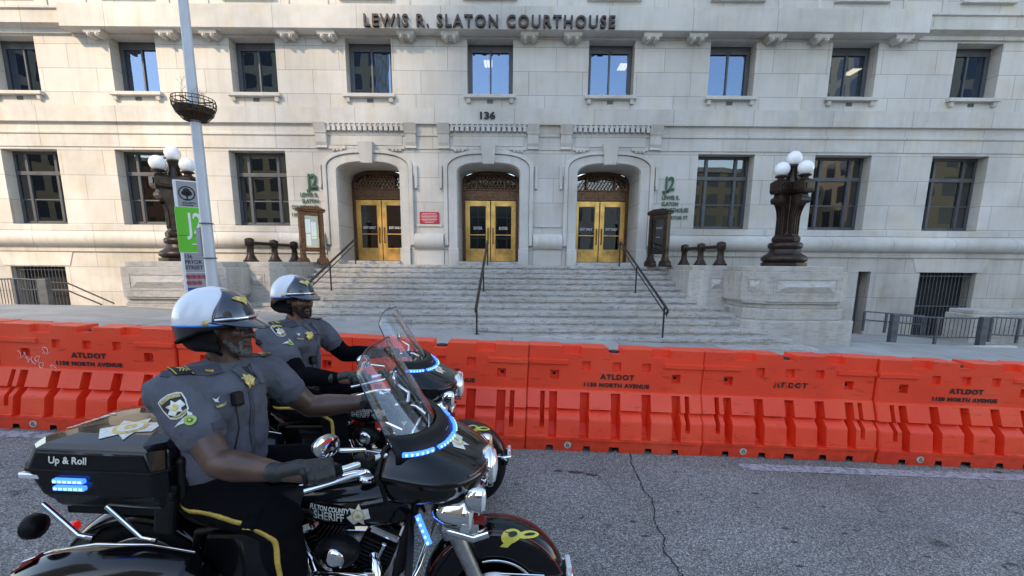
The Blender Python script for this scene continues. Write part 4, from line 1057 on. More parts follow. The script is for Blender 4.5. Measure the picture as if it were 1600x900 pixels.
far_building(-50.5, -25, -66, -56, 78, 'tan', 'tall unseen tan tower behind the camera, left, sized to shade the courthouse front')  # placed and sized to keep sun off the facade's middle and right
far_building(-84, -60, -74, -60, 21, 'brickb', 'red brick block far left across the street')
far_building(-57.5, -55.5, -60.5, -59.5, 74, 'greyb', 'slim unseen grey slab added behind the camera to part the sunlight into strips')  # added sun blocker, kept thin so a lit strip falls on either side
far_building(-8.5, 7.5, -58, -44, 15, 'darkb', 'dark glazed block facing the courthouse doors across the street')
far_building(27, 52, -62, -46, 17, 'tan', 'tan block across the street, right of the low grey building')
far_building(-90, -64, -40, -12, 62, 'tan', 'tan office block far left across the street')
far_building(-24, -9, -60, -42, 13, 'brickb', 'low brick building across the street behind the camera')
far_building(8, 26, -60, -42, 12, 'greyb', 'low grey building across the street to the right')
far_building(48, 75, -60, -30, 40, 'tan', 'mid-height tan building across the street far right')

# ------------------------------------------------------------ motorcycles (local frame: front axle above the origin, x forward, -y faces the camera)
M['paint_black'] = mat('gloss_black_paint', (.004, .004, .005), .14, 0, .22, coat=.42, bump=(3, .05, .004))
M['chrome'] = mat('chrome', (.78, .79, .80), .07, 1.0, bump=(18, .05, .003))
M['satin'] = mat('satin_black_metal', (.009, .009, .010), .45, .2, .2, noise=(10, .3))
M['rubber'] = mat('tyre_rubber', (.010, .010, .011), .8, 0, .15, noise=(12, .3), bump=(70, .3, .002))
M['leather'] = mat('black_leather', (.007, .007, .007), .5, 0, .25, noise=(14, .4), bump=(45, .35, .003))
M['led'] = mat('blue_led', (.05, .2, .9), emit=(.015, .14, 1.0), es=.75)
M['ledcore'] = mat('blue_led_core', (.4, .7, 1), emit=(.25, .55, 1.0), es=.65)
M['pinstripe'] = mat('dark_red_pinstripe', (.22, .012, .010), .25, coat=.8)
M['badgegold'] = mat('gold_badge', (.62, .47, .16), .35, .3, noise=(60, .3))
M['badgesilver'] = mat('silver_star_decal', (.66, .66, .60), .4, .1, noise=(60, .15))
M['yellow'] = mat('yellow_flourish_decal', (.62, .56, .08), .4)
M['lens'] = mat('clear_lamp_lens', (.75, .76, .78), .08, .3, coat=1)
M['redlens'] = mat('red_lamp_lens', (.5, .01, .01), .15, coat=1, emit=(1, .02, .02), es=.12)
M['amber'] = mat('amber_lens', (.75, .38, .18), .2, coat=1)
M['alu'] = mat('cast_aluminium', (.42, .42, .43), .35, .9, noise=(20, .25))
M['mirror'] = mat('mirror_glass', (.8, .82, .85), .02, 1.0)
M['shock'] = mat('dark_tinted_plastic', (.02, .022, .026), .15, coat=.6)

def star(r0, r1, n=7, rot=90):
    return [((r0 if k % 2 == 0 else r1)*math.cos(R(rot+180*k/n)), (r0 if k % 2 == 0 else r1)*math.sin(R(rot+180*k/n))) for k in range(2*n)]
def disk(r, n=20, ry=None): return [(r*math.cos(2*math.pi*k/n), (ry or r)*math.sin(2*math.pi*k/n)) for k in range(n)]
def wrap(name, poly, bvh, c, nrm, up, off, m, parent, thick=.002, sub=1, offs=(0, 0)):
    """lay a flat outline onto a curved surface: each point is dropped along -nrm onto the surface, then lifted by off"""
    nrm = Vector(nrm).normalized(); up = Vector(up); u = up.cross(nrm).normalized(); v = nrm.cross(u).normalized(); c = Vector(c)
    bm = bmesh.new(); vs = [bm.verts.new((p[0]+offs[0], p[1]+offs[1], 0)) for p in poly]; f = bm.faces.new(vs)
    bmesh.ops.triangulate(bm, faces=[f])
    if sub: bmesh.ops.subdivide_edges(bm, edges=bm.edges, cuts=sub, use_grid_fill=True)
    for q in bm.verts:
        o = c + u*q.co.x + v*q.co.y
        loc, n_, i_, d_ = bvh.ray_cast(o + nrm*.12, -nrm, .35)
        q.co = (loc if loc is not None else o) + nrm*off
    bmesh.ops.recalc_face_normals(bm, faces=bm.faces)
    me = bpy.data.meshes.new(name); bm.to_mesh(me); bm.free()
    o = bpy.data.objects.new(name, me); COL.objects.link(o); o.data.materials.append(m); o.parent = parent
    s = o.modifiers.new('thickness', 'SOLIDIFY'); s.thickness = thick; s.offset = 0
    return o
def wrap_text(name, body, size, bvh, c, nrm, up, off, m, parent, sx=1):
    b = text_mb(body, size, 0, .0012, 'CENTER', sx=sx)
    nrm = Vector(nrm).normalized(); u = Vector(up).cross(nrm).normalized(); v = nrm.cross(u).normalized(); c = Vector(c); out = []
    for x, y, z in b.v:
        o = c + u*x + v*z; loc, n_, i_, d_ = bvh.ray_cast(o + nrm*.12, -nrm, .35)
        out.append((loc if loc is not None else o) + nrm*off)
    b.v = out; return b.build(name, m, parent)
def bvh_of(o):
    me = bpy.data.meshes.new_from_object(o.evaluated_get(_dg())); r = BVHTree.FromPolygons([v.co.copy() for v in me.vertices], [tuple(p.vertices) for p in me.polygons]); bpy.data.meshes.remove(me); return r
def star_badge(bvh, c, nrm, up, r, parent, off=.003):
    s = wrap('star_badge', star(r, r*.56), bvh, c, nrm, up, off, M['badgesilver'], parent, sub=2)
    for i, (rr, m_, o_) in enumerate(((r*.55, 'badgegold', .0022), (r*.42, 'badgesilver', .0038), (r*.20, 'badgegold', .0052))):
        wrap('badge_ring', disk(rr, 18), bvh, c, nrm, up, off+o_, M[m_], s, sub=0)
    return s

def motorcycle(loc, rot, label):
    B = empty('motorcycle', loc, rot, label=label, cat='motorcycle', group='black police motorcycles')
    PB, CH, ST = M['paint_black'], M['chrome'], M['satin']
    # wheels
    for x, z, r, nm in ((0, .315, .32, 'front_wheel'), (-1.625, .315, .32, 'rear_wheel')):
        b = MB(); b.lathe([(.20, -.055), (.215, -.06), (.235, -.05), (.235, .05), (.215, .06), (.20, .055)], (x, 0, z), 40, (0, 1, 0), True)
        b.lathe([(.045, -.08), (.06, -.07), (.05, 0), (.06, .07), (.045, .08)], (x, 0, z), 16, (0, 1, 0))
        for k in range(9):
            a = 2*math.pi*k/9; b.tube([(x+.045*math.cos(a), 0, z+.045*math.sin(a)), (x+.22*math.cos(a+.12), 0, z+.22*math.sin(a+.12))], [.022, .012], 6, flat=.6)
        wl = b.build(nm, M['alu'], B)
        b = MB(); pr = [(.232, -.055), (.25, -.068), (.28, -.072), (.305, -.055), (.318, -.03), (.322, 0), (.318, .03), (.305, .055), (.28, .072), (.25, .068), (.232, .055)]
        b.lathe(pr, (x, 0, z), 56, (0, 1, 0)); b.build('tyre', M['rubber'], wl)
        for s_ in (-1, 1):
            b = MB(); b.lathe([(.07, -.003), (.145, -.003), (.145, .003), (.07, .003)], (x, s_*.088, z), 32, (0, 1, 0)); b.build('brake_disc', M['alu'], wl)
    # front fender: valanced, wrapping the wheel
    rings = []
    for k in range(25):
        a = R(8 + 172*k/24); RR = .345 + .012*math.sin(a); ri = min(.335, max(.20, .115/max(.15, math.sin(a)))) if a < R(100) else .20
        w_ = .085*min(1, .62+.55*math.sin(min(a, math.pi/2)*1.0)+.05)
        sec = []
        for j in range(13):
            t = j/12; ang = math.pi*t
            if t < .25: rr = ri + (RR-.045-ri)*(t/.25); yy = -w_
            elif t > .75: rr = ri + (RR-.045-ri)*((1-t)/.25); yy = w_
            else:
                q = math.pi*(t-.25)/.5; yy = -w_*math.cos(q); rr = RR-.045+.045*math.sin(q)
            sec.append((rr*math.cos(a), yy, .315+rr*math.sin(a)))
        rings.append(sec)
    b = MB(); b.loft(rings, False, True, False); fd = b.build('front_fender', PB, B)
    s = fd.modifiers.new('thickness', 'SOLIDIFY'); s.thickness = .008; s.offset = -1
    for s_ in (-1, 1):
        b = MB(); b.tube([(rings[k][0 if s_ < 0 else 12][0], s_*.088, rings[k][0][2]) for k in range(1, 15)], .007, 6, flat=.5); b.build('fender_trim', CH, fd)
        b = MB(); b.tube([(.02, s_*.091, .455), (.22, s_*.089, .452)], .0045, 6); b.build('fender_spear', CH, fd)
        b = MB(); b.tube([(rings[k][4 if s_ < 0 else 8][0], rings[k][4 if s_ < 0 else 8][1]*1.0+s_*.0, rings[k][4][2]+.004) for k in range(2, 22)], .0028, 5); b.build('pinstripe', M['pinstripe'], fd)
    b = MB(); b.box(.325, .352, -.05, .05, .40, .47); b.build('fender_tip_lamp', M['lens'], fd, bevel=.008)
    b = MB(); b.tube([(.28, -.09, .425), (.345, -.06, .42), (.358, 0, .42), (.345, .06, .42), (.28, .09, .425)], .012, 8); b.build('fender_bumper', CH, fd)
    fb = bvh_of(fd)
    def fdec(nm, poly, offs, m_, off, sub_=1): return wrap(nm, poly, fb, (.10, -.06, .625), (.22, -.62, .75), (0, 0, 1), off, m_, fd, sub=sub_, offs=offs)
    fdec('scroll_decal', disk(.046, 20, .029), (-.042, .004), M['yellow'], .006); fdec('scroll_decal', disk(.056, 20, .018), (.040, -.004), M['yellow'], .0075)
    fdec('scroll_decal', [(-.092, -.024), (-.050, -.004), (-.030, -.018), (-.060, -.034)], (0, 0), M['yellow'], .007)
    fdec('scroll_eye', disk(.021, 16, .012), (-.036, .008), PB, .010, 0); fdec('scroll_eye', disk(.030, 16, .0065), (.046, -.004), PB, .011, 0)
    # forks
    for s_ in (-1, 1):
        b = MB(); b.tube([(-.27, s_*.125, .86), (-.19, s_*.125, .68), (-.02, s_*.125, .30)], [.034, .036, .030], 14); b.lathe([(.04, 0), (.042, .05), (.036, .06)], (-.20, s_*.125, .66), 14, (-.42, 0, .9)); b.build('fork_leg', CH if s_ > 0 else M['alu'], B)
    # light bar with lamps
    b = MB(); b.tube([(-.13, -.30, .80), (-.15, -.20, .775), (-.17, 0, .77), (-.15, .20, .775), (-.13, .30, .80)], .018, 10)
    b.box(-.24, -.08, -.17, .17, .70, .765); b.tube([(-.22, -.15, .70), (-.10, -.17, .68), (-.04, -.16, .70)], .022, 10)
    lb = b.build('light_bar', CH, B, bevel=.006)
    for s_ in (-1, 1):
        b = MB(); b.lathe([(.01, -.12), (.042, -.105), (.068, -.055), (.076, 0), (.081, .012), (.081, .035), (.076, .04)], (-.155, s_*.215, .830), 22, (1, 0, -.02)); pl = b.build('passing_lamp', CH, B)
        b = MB(); b.lathe([(.072, .036), (.066, .048), (.02, .054)], (-.155, s_*.215, .830), 22, (1, 0, -.02)); b.build('lamp_lens', M['lens'], pl)
        b = MB(); b.lathe([(.01, -.05), (.03, -.035), (.036, 0), (.036, .02)], (-.085, s_*.285, .92), 16, (1, 0, 0), sy=1.5, sx=.8); b.tube([(-.10, s_*.285, .90), (-.13, s_*.24, .80)], .009, 6); ts = b.build('turn_signal', CH, B)
        b = MB(); b.lathe([(.034, .02), (.03, .032), (.01, .036)], (-.085, s_*.285, .92), 16, (1, 0, 0), sy=1.5, sx=.8); b.build('lamp_lens', M['lens'] if s_ < 0 else M['amber'], ts)
        b = MB(); b.box(-.10, -.05, s_*.20-.02, s_*.20+.02, .772, .79); b.build('bar_reflector', M['pinstripe'], lb)
    # fairing: stacked U-shaped outlines
    def U(z, w_, nx, rx, p=.62, n=26):
        out = []
        for k in range(n+1):
            t = math.pi*(k/n - .5); c_, s_ = math.cos(t), math.sin(t)
            out.append((rx + (nx-rx)*abs(c_)**p, w_*math.copysign(abs(s_)**.85, s_), z))
        return out
    lv = [(.855, .15, -.14, -.32), (.865, .26, -.11, -.40), (.900, .315, -.08, -.435), (.945, .325, -.052, -.452), (.965, .340, -.045, -.458), (.980, .356, -.045, -.462), (.995, .345, -.060, -.462),
          (1.018, .328, -.095, -.46), (1.040, .318, -.145, -.455), (1.062, .305, -.20, -.45), (1.078, .29, -.24, -.44), (1.085, .28, -.265, -.43)]
    rings = []
    for z, w_, nx, rx in lv:
        ring = U(z, w_, nx, rx)
        # sweep the flanks: rear edge rises outwards, and a crease runs from the nose up to the rear edge
        ring = [(x, y, zz + .05*max(0, (-.12-x)/.34)**1.5*(1 if z > .93 else .2)) for x, y, zz in ring]
        rings.append(ring)
    b = MB(); b.loft(rings, False, True, False); fa = b.build('fairing', PB, B)
    s = fa.modifiers.new('thickness', 'SOLIDIFY'); s.thickness = .012; s.offset = -1
    sb = fa.modifiers.new('smooth', 'SUBSURF'); sb.levels = 1; sb.render_levels = 1
    b = MB(); b.tube([Vector(p)+Vector((.004, 0, .002)) for p in rings[6][7:20]], .0028, 5); b.build('pinstripe', M['pinstripe'], fa)
    for e_ in (0, -1): b = MB(); b.tube([(r_[e_][0], r_[e_][1], r_[e_][2]) for r_ in rings], .011, 6); b.build('rim_seal', ST, fa)
    b = MB(); b.add([(-.37, -.27, 1.12), (-.37, .27, 1.12), (-.44, .26, .95), (-.44, -.26, .95), (-.40, -.2, .88), (-.40, .2, .88)], [(0, 1, 2, 3), (3, 2, 5, 4)])
    ds = b.build('dashboard', ST, B)
    for y, r_ in ((-.13, .05), (-.045, .038), (.045, .038), (.13, .05)):
        b = MB(); b.lathe([(r_, 0), (r_+.004, .008), (r_-.002, .012)], (-.405, y, 1.05), 20, (-1, 0, .38)); b.build('gauge', CH, ds)
        b = MB(); b.lathe([(r_-.006, .004), (r_-.006, .0125)], (-.405, y, 1.05), 20, (-1, 0, .38)); b.build('gauge_face', M['white'] if abs(y) > .1 else M['black'], ds)
    # headlight in the nose
    b = MB(); b.lathe([(.06, -.05), (.088, -.02), (.096, 0), (.092, .014), (.08, .016)], (-.048, 0, .935), 28, (1, 0, .04)); hl = b.build('headlight', CH, B)
    b = MB(); b.lathe([(.082, .008), (.07, .026), (.02, .036)], (-.048, 0, .935), 28, (1, 0, .04)); b.build('lamp_lens', M['lens'], hl)
    # windshield + visor band with blue light bars
    def shield_pt(u, v):      # u -1..1 across, v 0..1 up
        wv = .275 - .03*v; y = wv*math.sin(u*1.25)/math.sin(1.25); xb = -.285 - .15*(1-.85*v)*(1-math.cos(u*1.25))/(1-math.cos(1.25))
        rise = (.385 - .12*abs(u)**3.2)
        return Vector((xb - .26*v, y, 1.105 + .03*abs(u)**2 + rise*v))
    b = MB(); nu, nv = 20, 10
    b.add([shield_pt(-1+2*i/nu, j/nv) for j in range(nv+1) for i in range(nu+1)], [(j*(nu+1)+i, j*(nu+1)+i+1, (j+1)*(nu+1)+i+1, (j+1)*(nu+1)+i) for j in range(nv) for i in range(nu)], True)
    wsd = b.build('windshield', M['shield'], B); s = wsd.modifiers.new('thickness', 'SOLIDIFY'); s.thickness = .004
    b = MB()
    rim = [shield_pt(-1, j/nv) for j in range(nv+1)] + [shield_pt(-1+2*i/nu, 1) for i in range(1, nu+1)] + [shield_pt(1, 1-j/nv) for j in range(1, nv+1)]
    b.tube(rim, .0032, 5); b.build('windshield_edge', M['shock'], wsd)
    b = MB(); ri, ro = [], []
    for i in range(nu+1):
        p = shield_pt(-1+2*i/nu, 0); n_ = Vector((.65, p.y/.27*.8, 0)).normalized(); ri.append(p+Vector((-.01, 0, .035))-n_*.004); ro.append(p+n_*.065+Vector((0, 0, -.028)))
    mid = [(a+c)/2+Vector((0, 0, .022)) for a, c in zip(ri, ro)]; low = [c+Vector((0, 0, -.035)) for c in ro]
    b.loft([ri, mid, ro, low], False, True, False); vb = b.build('windshield_base', ST, B)
    s = vb.modifiers.new('thickness', 'SOLIDIFY'); s.thickness = .006
    def arc_at(u):
        p = shield_pt(u, 0); n_ = Vector((.65, p.y/.27*.8, 0)).normalized(); return p+n_*.070+Vector((0, 0, -.020)), n_
    for u0, u1 in ((-.92, -.50), (-.42, -.05), (.03, .40), (.48, .92)):
        b = MB(); pts = [arc_at(u0+(u1-u0)*k/5)[0] for k in range(6)]; b.tube(pts, .0105, 8, flat=.8); lo = b.build('blue_light', M['led'], B)
        b = MB()
        for k in range(6):
            p, n_ = arc_at(u0+(u1-u0)*(k+.5)/6); b.ball(p+n_*.007, (.0055, .0055, .0055), 8, 5)
        b.build('led_core', M['ledcore'], lo)
    fbv = bvh_of(fa)
    star_badge(fbv, (-.190, -.055, 1.085), (.72, -.30, .85), (-.3, 0, 1), .066, fa, .003)
    # handlebar
    for s_ in (-1, 1):
        b = MB(); b.tube([(-.34, s_*.06, 1.02), (-.36, s_*.18, 1.09), (-.44, s_*.30, 1.10), (-.56, s_*.37, 1.075), (-.69, s_*.43, 1.055)], .0135, 10); hb = b.build('handlebar', CH, B)
        b = MB(); b.tube([(-.58, s_*.375, 1.073), (-.70, s_*.435, 1.053)], .020, 12); b.build('grip', M['rubber'], hb)
        b = MB(); b.tube([(-.50, s_*.33, 1.09), (-.50, s_*.37, 1.06), (-.60, s_*.435, 1.045), (-.68, s_*.47, 1.03)], [.010, .009, .008, .009], 8); b.build('lever', CH, hb)
        b = MB(); b.cbox((0, 0, 0), (.07, .05, .045), T(-.51, s_*.335, 1.09) @ RZ(s_*28)); b.build('switch_housing', ST, hb, bevel=.008)
        b = MB(); b.tube([(-.50, s_*.33, 1.10), (-.50, s_*.37, 1.15), (-.57, s_*.43, 1.17)], .008, 8)
        mm = T(-.60, s_*.455, 1.195) @ RZ(s_*12) @ Matrix.Rotation(R(-18), 4, 'X')
        b.ball(mm.translation, (.014, .078, .042), 18, 10, mm.to_3x3())
        mr = b.build('mirror', CH, B)
        b = MB(); b.ball(mm.translation+Vector((-.0135, 0, 0)), (.007, .069, .035), 18, 10, mm.to_3x3()); b.build('mirror_glass', M['shock'], mr)
    for s_ in (-1, 1):
        for k, (yy, zz) in enumerate(((.20, 1.00), (.16, .98), (.12, .95))):
            b = MB(); b.tube([(-.51+.01*k, s_*.335, 1.08), (-.47, s_*(.30-.02*k), 1.00-.03*k), (-.42, s_*(yy+.04), .93-.03*k), (-.36, s_*yy*.8, .86), (-.33, s_*.08, .74)], .0065, 6); b.build('control_cable', M['rubber'], B)
    # engine guard bars, blue flasher on the near side
    for s_ in (-1, 1):
        b = MB(); b.tube([(-.40, s_*.06, .72), (-.36, s_*.22, .70), (-.34, s_*.36, .60), (-.35, s_*.38, .42), (-.42, s_*.26, .22), (-.46, s_*.1, .18)], .016, 10); b.build('engine_guard', CH if s_ > 0 else ST, B)
        b = MB(); b.tube([(-.335, s_*.21, .800), (-.275, s_*.26, .70)], .017, 8, flat=.6); lo = b.build('blue_light', M['led'], B)
        b = MB()
        for k in range(5): b.ball(Vector((-.335, s_*.221, .800)).lerp(Vector((-.275, s_*.271, .70)), (k+.5)/5), .0065, 8, 5)
        b.build('led_core', M['ledcore'], lo)
    # tank
    rings = []
    for k in range(13):
        t = k/12; x = -.40 - .52*t; hw_ = .03 + .125*math.sin(math.pi*min(1, .12+.80*t))**.7*(1-.25*t); zt = .865 - .10*t**1.6; zb = .655 - .01*math.sin(math.pi*t)
        rings.append([(x, hw_*math.copysign(abs(math.cos(a))**.8, math.cos(a)), (zt+zb)/2+(zt-zb)/2*math.copysign(abs(math.sin(a))**.8, math.sin(a))) for a in [2*math.pi*j/20 for j in range(20)]])
    b = MB(); b.loft(rings); tk = b.build('fuel_tank', PB, B)
    sb = tk.modifiers.new('smooth', 'SUBSURF'); sb.levels = 1; sb.render_levels = 1
    tb = bvh_of(tk)
    star_badge(tb, (-.605, -.16, .745), (0, -1, .12), (0, 0, 1), .052, tk)
    wrap_text('tank_lettering', 'SHERIFF', .052, tb, (-.74, -.16, .712), (0, -1, .12), (0, 0, 1), .003, M['badgesilver'], tk, .80)
    wrap_text('tank_lettering', 'FULTON COUNTY', .028, tb, (-.74, -.16, .752), (0, -1, .12), (0, 0, 1), .003, M['badgesilver'], tk, .80)
    b = MB(); b.lathe([(.045, 0), (.045, .015), (.03, .02)], (-.60, -.03, .862), 18, (.1, 0, 1)); b.tube([(-.48, 0, .872), (-.66, 0, .858), (-.86, 0, .80)], .028, 8, flat=.7); b.build('tank_console', CH, tk)
    # seat
    rings = []
    for x, hw_, zc, h_ in ((-.86, .07, .73, .05), (-.96, .12, .715, .055), (-1.08, .17, .70, .06), (-1.20, .195, .70, .065), (-1.30, .19, .72, .075), (-1.38, .16, .76, .09), (-1.42, .12, .80, .05)):
        rings.append([(x, hw_*math.cos(a), zc+h_*math.sin(a)) for a in [2*math.pi*j/16 for j in range(16)]])
    b = MB(); b.loft(rings); st = b.build('seat', M['leather'], B); st.modifiers.new('smooth', 'SUBSURF').levels = 1
    # frame, engine
    b = MB()
    for s_ in (-1, 1):
        b.tube([(-.34, s_*.04, .86), (-.42, s_*.08, .60), (-.48, s_*.12, .30), (-.60, s_*.13, .18), (-1.25, s_*.13, .18), (-1.36, s_*.13, .40), (-1.32, s_*.12, .62), (-.95, s_*.08, .68), (-.40, s_*.04, .80)], .018, 8)
        b.tube([(-1.30, s_*.14, .38), (-1.62, s_*.14, .315)], .03, 8)
    b.build('frame', ST, B)
    b = MB(); b.box(-1.10, -.50, -.13, .13, .22, .40); b.box(-1.18, -.95, -.10, .10, .36, .55); b.lathe([(.14, -.16), (.15, -.14), (.15, .14), (.14, .16)], (-.70, 0, .34), 24, (0, 1, 0)); b.lathe([(.10, -.175), (.11, -.16), (.11, .1)], (-.70, 0, .34), 24, (0, 1, 0)); eng = b.build('crankcase', M['alu'], B, bevel=.02)
    for a, x in ((24, -.60), (-24, -.80)):
        mt = T(x, 0, .42) @ Matrix.Rotation(R(a), 4, 'Y'); b = MB()
        for k in range(9): b.cbox((0, 0, .02+k*.020), (.17-.004*abs(k-4), .20, .010), mt)
        b.lathe([(.06, 0), (.06, .20)], mt @ Vector((0, 0, 0)), 14, (mt.to_3x3() @ Vector((0, 0, 1)))); cy = b.build('cylinder', ST, B, bevel=.003)
        b = MB(); b.cbox((0, 0, .225), (.15, .19, .045), mt); b.build('rocker_cover', CH, cy, bevel=.014)
        b = MB(); b.tube([mt @ Vector((0, -.10, .12)), mt @ Vector((.04, -.16, .10)), (x+.08, -.17, .30), (x-.02, -.17, .24)], .024, 10); b.build('exhaust_header', CH, cy)
        b = MB(); b.tube([mt @ Vector((.02, -.12, -.08)), mt @ Vector((.02, -.115, .2))], .011, 8); b.build('pushrod_tube', CH, cy)
    b = MB(); b.lathe([(.02, .045), (.07, .04), (.095, .02), (.10, 0), (.10, -.04)], (-.69, -.175, .585), 28, (0, -1, 0), sx=.95, sy=.66); ac = b.build('air_cleaner', ST, B)
    b = MB(); b.lathe([(.05, .044), (.05, .052), (.02, .055)], (-.69, -.175, .585), 20, (0, -1, 0)); b.build('air_cleaner_badge', CH, ac)
    b = MB(); b.tube([(-.55, -.19, .26), (-.9, -.20, .22), (-1.15, -.22, .21)], .024, 10); b.tube([(-1.12, -.23, .21), (-1.25, -.26, .215), (-1.98, -.28, .24)], [.03, .045, .048], 14); b.tube([(-1.12, .23, .21), (-1.25, .26, .215), (-1.98, .28, .24)], [.03, .045, .048], 14); b.build('exhaust_pipe', CH, B)
    for s_ in (-1, 1):
        b = MB(); b.prism([(-.93, s_*.21), (-.62, s_*.21), (-.60, s_*.33), (-.64, s_*.345), (-.90, s_*.345), (-.95, s_*.32)], .262, .285, 'z'); b.build('footboard', M['rubber'], B, bevel=.006)
        b = MB(); b.box(-.80, -.52, s_*.155-.03, s_*.155+.03, .36, .50); b.tube([(-.56, s_*.20, .47), (-.70, s_*.20, .49), (-.84, s_*.20, .47)], .012, 8); b.build('side_cover', CH, B, bevel=.02)
        b = MB(); b.prism([(-1.0, .42), (-.90, .60), (-.96, .655), (-1.26, .64), (-1.30, .5), (-1.2, .42)], s_*.13-.03, s_*.13+.03, 'y'); b.build('frame_cover', PB, B, bevel=.02)
    # saddlebags with tapered tails
    for s_ in (-1, 1):
        def sec(x, zt, zb, yo, yi):
            q = .035; return [(x, s_*yi, zt-q), (x, s_*(yi+q), zt), (x, s_*(yo-.09), zt), (x, s_*(yo-.02), zt-.04), (x, s_*yo, zt-.09), (x, s_*(yo-.01), zb+q), (x, s_*(yo-.05), zb), (x, s_*yi, zb)]
        R_ = [sec(-1.22, .56, .36, .32, .20), sec(-1.26, .60, .30, .345, .19), sec(-1.45, .620, .26, .36, .18), sec(-1.68, .612, .26, .36, .18), sec(-1.86, .575, .30, .345, .18), sec(-2.00, .515, .37, .315, .18)]
        b = MB(); b.loft(R_); bg_ = b.build('saddlebag', PB, B, bevel=.01, auto=50)
        b = MB(); b.tube([Vector(r_[4])+Vector((0, s_*.001, 0)) for r_ in R_], .006, 6); b.tube([Vector(r_[1]) for r_ in R_[1:]], .005, 6); b.build('bag_trim', CH, bg_)
        b = MB(); b.tube([(-1.78, s_*.356, .48), (-1.99, s_*.312, .45)], .004, 5); b.build('pinstripe', M['pinstripe'], bg_)
        b = MB(); b.prism([(-1.998, .505), (-1.990, .50), (-1.90, .560), (-1.907, .568)], s_*.22, s_*.27, 'y'); b.build('bag_reflector', M['pinstripe'], bg_)
        b = MB(); b.tube([(-1.24, s_*.34, .22), (-1.24, s_*.39, .30), (-1.26, s_*.395, .44), (-1.34, s_*.37, .50)], .013, 8); b.build('bag_guard', CH, B)
        # trunk struts
        for x in (-1.86, -1.60):
            b = MB(); b.tube([(x, s_*.235, .80), (x+.13, s_*.235, .665), (x+.19, s_*.235, .655)], .0105, 8); b.build('trunk_strut', CH, B)
    rings = []
    for k in range(15):
        a = R(15+150*k/14); RR = .36; rings.append([(-1.625-RR*math.cos(a)*1.0, .095*math.sin(math.pi*(j/10-.5)), .315+(RR-.07+.07*math.cos(math.pi*(j/10-.5)*.95))*math.sin(a)+.02) for j in range(11)])
    b = MB(); b.loft(rings, False, True, False); rf = b.build('rear_fender', PB, B); s = rf.modifiers.new('thickness', 'SOLIDIFY'); s.thickness = .006
    b = MB(); b.lathe([(.02, 0), (.026, .01), (.02, .022)], (-1.97, 0, .55), 18, (-1, 0, 0)); b.build('tail_lamp', M['redlens'], B)
    for s_ in (-1, 1):
        b = MB(); b.lathe([(.02, -.04), (.05, -.03), (.055, 0), (.05, .01)], (-1.98, s_*.20+.02, .66), 16, (-1, 0, 0)); tl = b.build('rear_signal', ST, B)
        b = MB(); b.lathe([(.016, .01), (.01, .02)], (-1.98, s_*.20+.02, .66), 16, (-1, 0, 0)); b.build('lamp_lens', M['redlens'], tl)
    # trunk
    def oct_(x0, x1, hw_, c1, c2): return [(x0+c1, -hw_), (x1-c2, -hw_), (x1, -hw_+c2), (x1, hw_-c2), (x1-c2, hw_), (x0+c1, hw_), (x0, hw_-c1), (x0, -hw_+c1)]
    def lay(z, *a): return [(x, y, z) for x, y in oct_(*a)]
    b = MB(); b.loft([lay(.785, -1.82, -1.36, .22, .05, .03), lay(.80, -1.84, -1.345, .235, .05, .03), lay(.86, -1.875, -1.34, .262, .05, .04), lay(.945, -1.905, -1.335, .272, .05, .045), lay(.960, -1.91, -1.333, .274, .05, .045)], True, False)
    tr = b.build('trunk', PB, B, bevel=.014, seg=3)
    b = MB(); b.loft([lay(.961, -1.915, -1.33, .277, .05, .045), lay(.967, -1.918, -1.328, .279, .05, .045), lay(.973, -1.915, -1.33, .277, .05, .045)], True, False); b.build('trunk_seam', ST, tr)
    b = MB(); b.loft([lay(.974, -1.908, -1.335, .273, .05, .045), lay(1.045, -1.893, -1.347, .262, .06, .055), lay(1.066, -1.87, -1.37, .238, .06, .055), lay(1.082, -1.80, -1.40, .16, .05, .05), lay(1.088, -1.72, -1.45, .08, .03, .03)], True, False)
    lid = b.build('trunk_lid', PB, B, bevel=.012, seg=3)
    lv_ = bvh_of(lid); tv = bvh_of(tr)
    wrap_text('lid_lettering', 'Up & Roll', .038, lv_, (-1.70, -.29, 1.000), (0, -1, .15), (0, 0, 1), .003, M['badgesilver'], lid, 1.0)
    star_badge(lv_, (-1.58, -.10, 1.06), (0, -.12, 1), (0, 1, 0), .112, lid, .0025)
    wrap_text('lid_lettering', 'SHERIFF', .06, lv_, (-1.80, -.02, 1.06), (0, 0, 1), (-.95, .3, 0), .004, M['badgesilver'], lid, .9)
    for z in (.928, .898):
        b = MB(); b.box(-1.755, -1.635, -.288, -.268, z-.009, z+.009); lo = b.build('blue_light', M['led'], tr, bevel=.003)
    b = MB()
    for z in (.928, .898):
        for k in range(6): b.cbox((-1.745+k*.020, -.2885, z), (.012, .003, .008))
    b.build('led_core', M['ledcore'], tr)
    b = MB(); b.box(-1.925, -1.86, -.20, .20, .92, .95); b.box(-1.905, -1.82, -.272, -.24, .925, .95); b.build('trunk_lamp_strip', M['lens'], tr, bevel=.006)
    b = MB(); b.box(-1.34, -1.30, -.20, .20, .80, 1.0); b.build('backrest_pad', M['leather'], B, bevel=.018)
    b = MB(); b.box(-1.80, -1.40, -.20, .20, .74, .786); b.build('trunk_rack', ST, B, bevel=.005)
    return B
NEAR = (-.08, 1.95, 0.0); FAR = (-.37, 3.25, 0.012); BROT = (0, R(1.95), 0)
near_bike = motorcycle(NEAR, BROT, 'black police motorcycle nearest the camera, cut off by the bottom edge, with blue lights lit')
far_bike = copy_tree(near_bike); far_bike.location = FAR
tag(far_bike, 'black police motorcycle farther from the camera, its front wheel showing by the orange barriers')

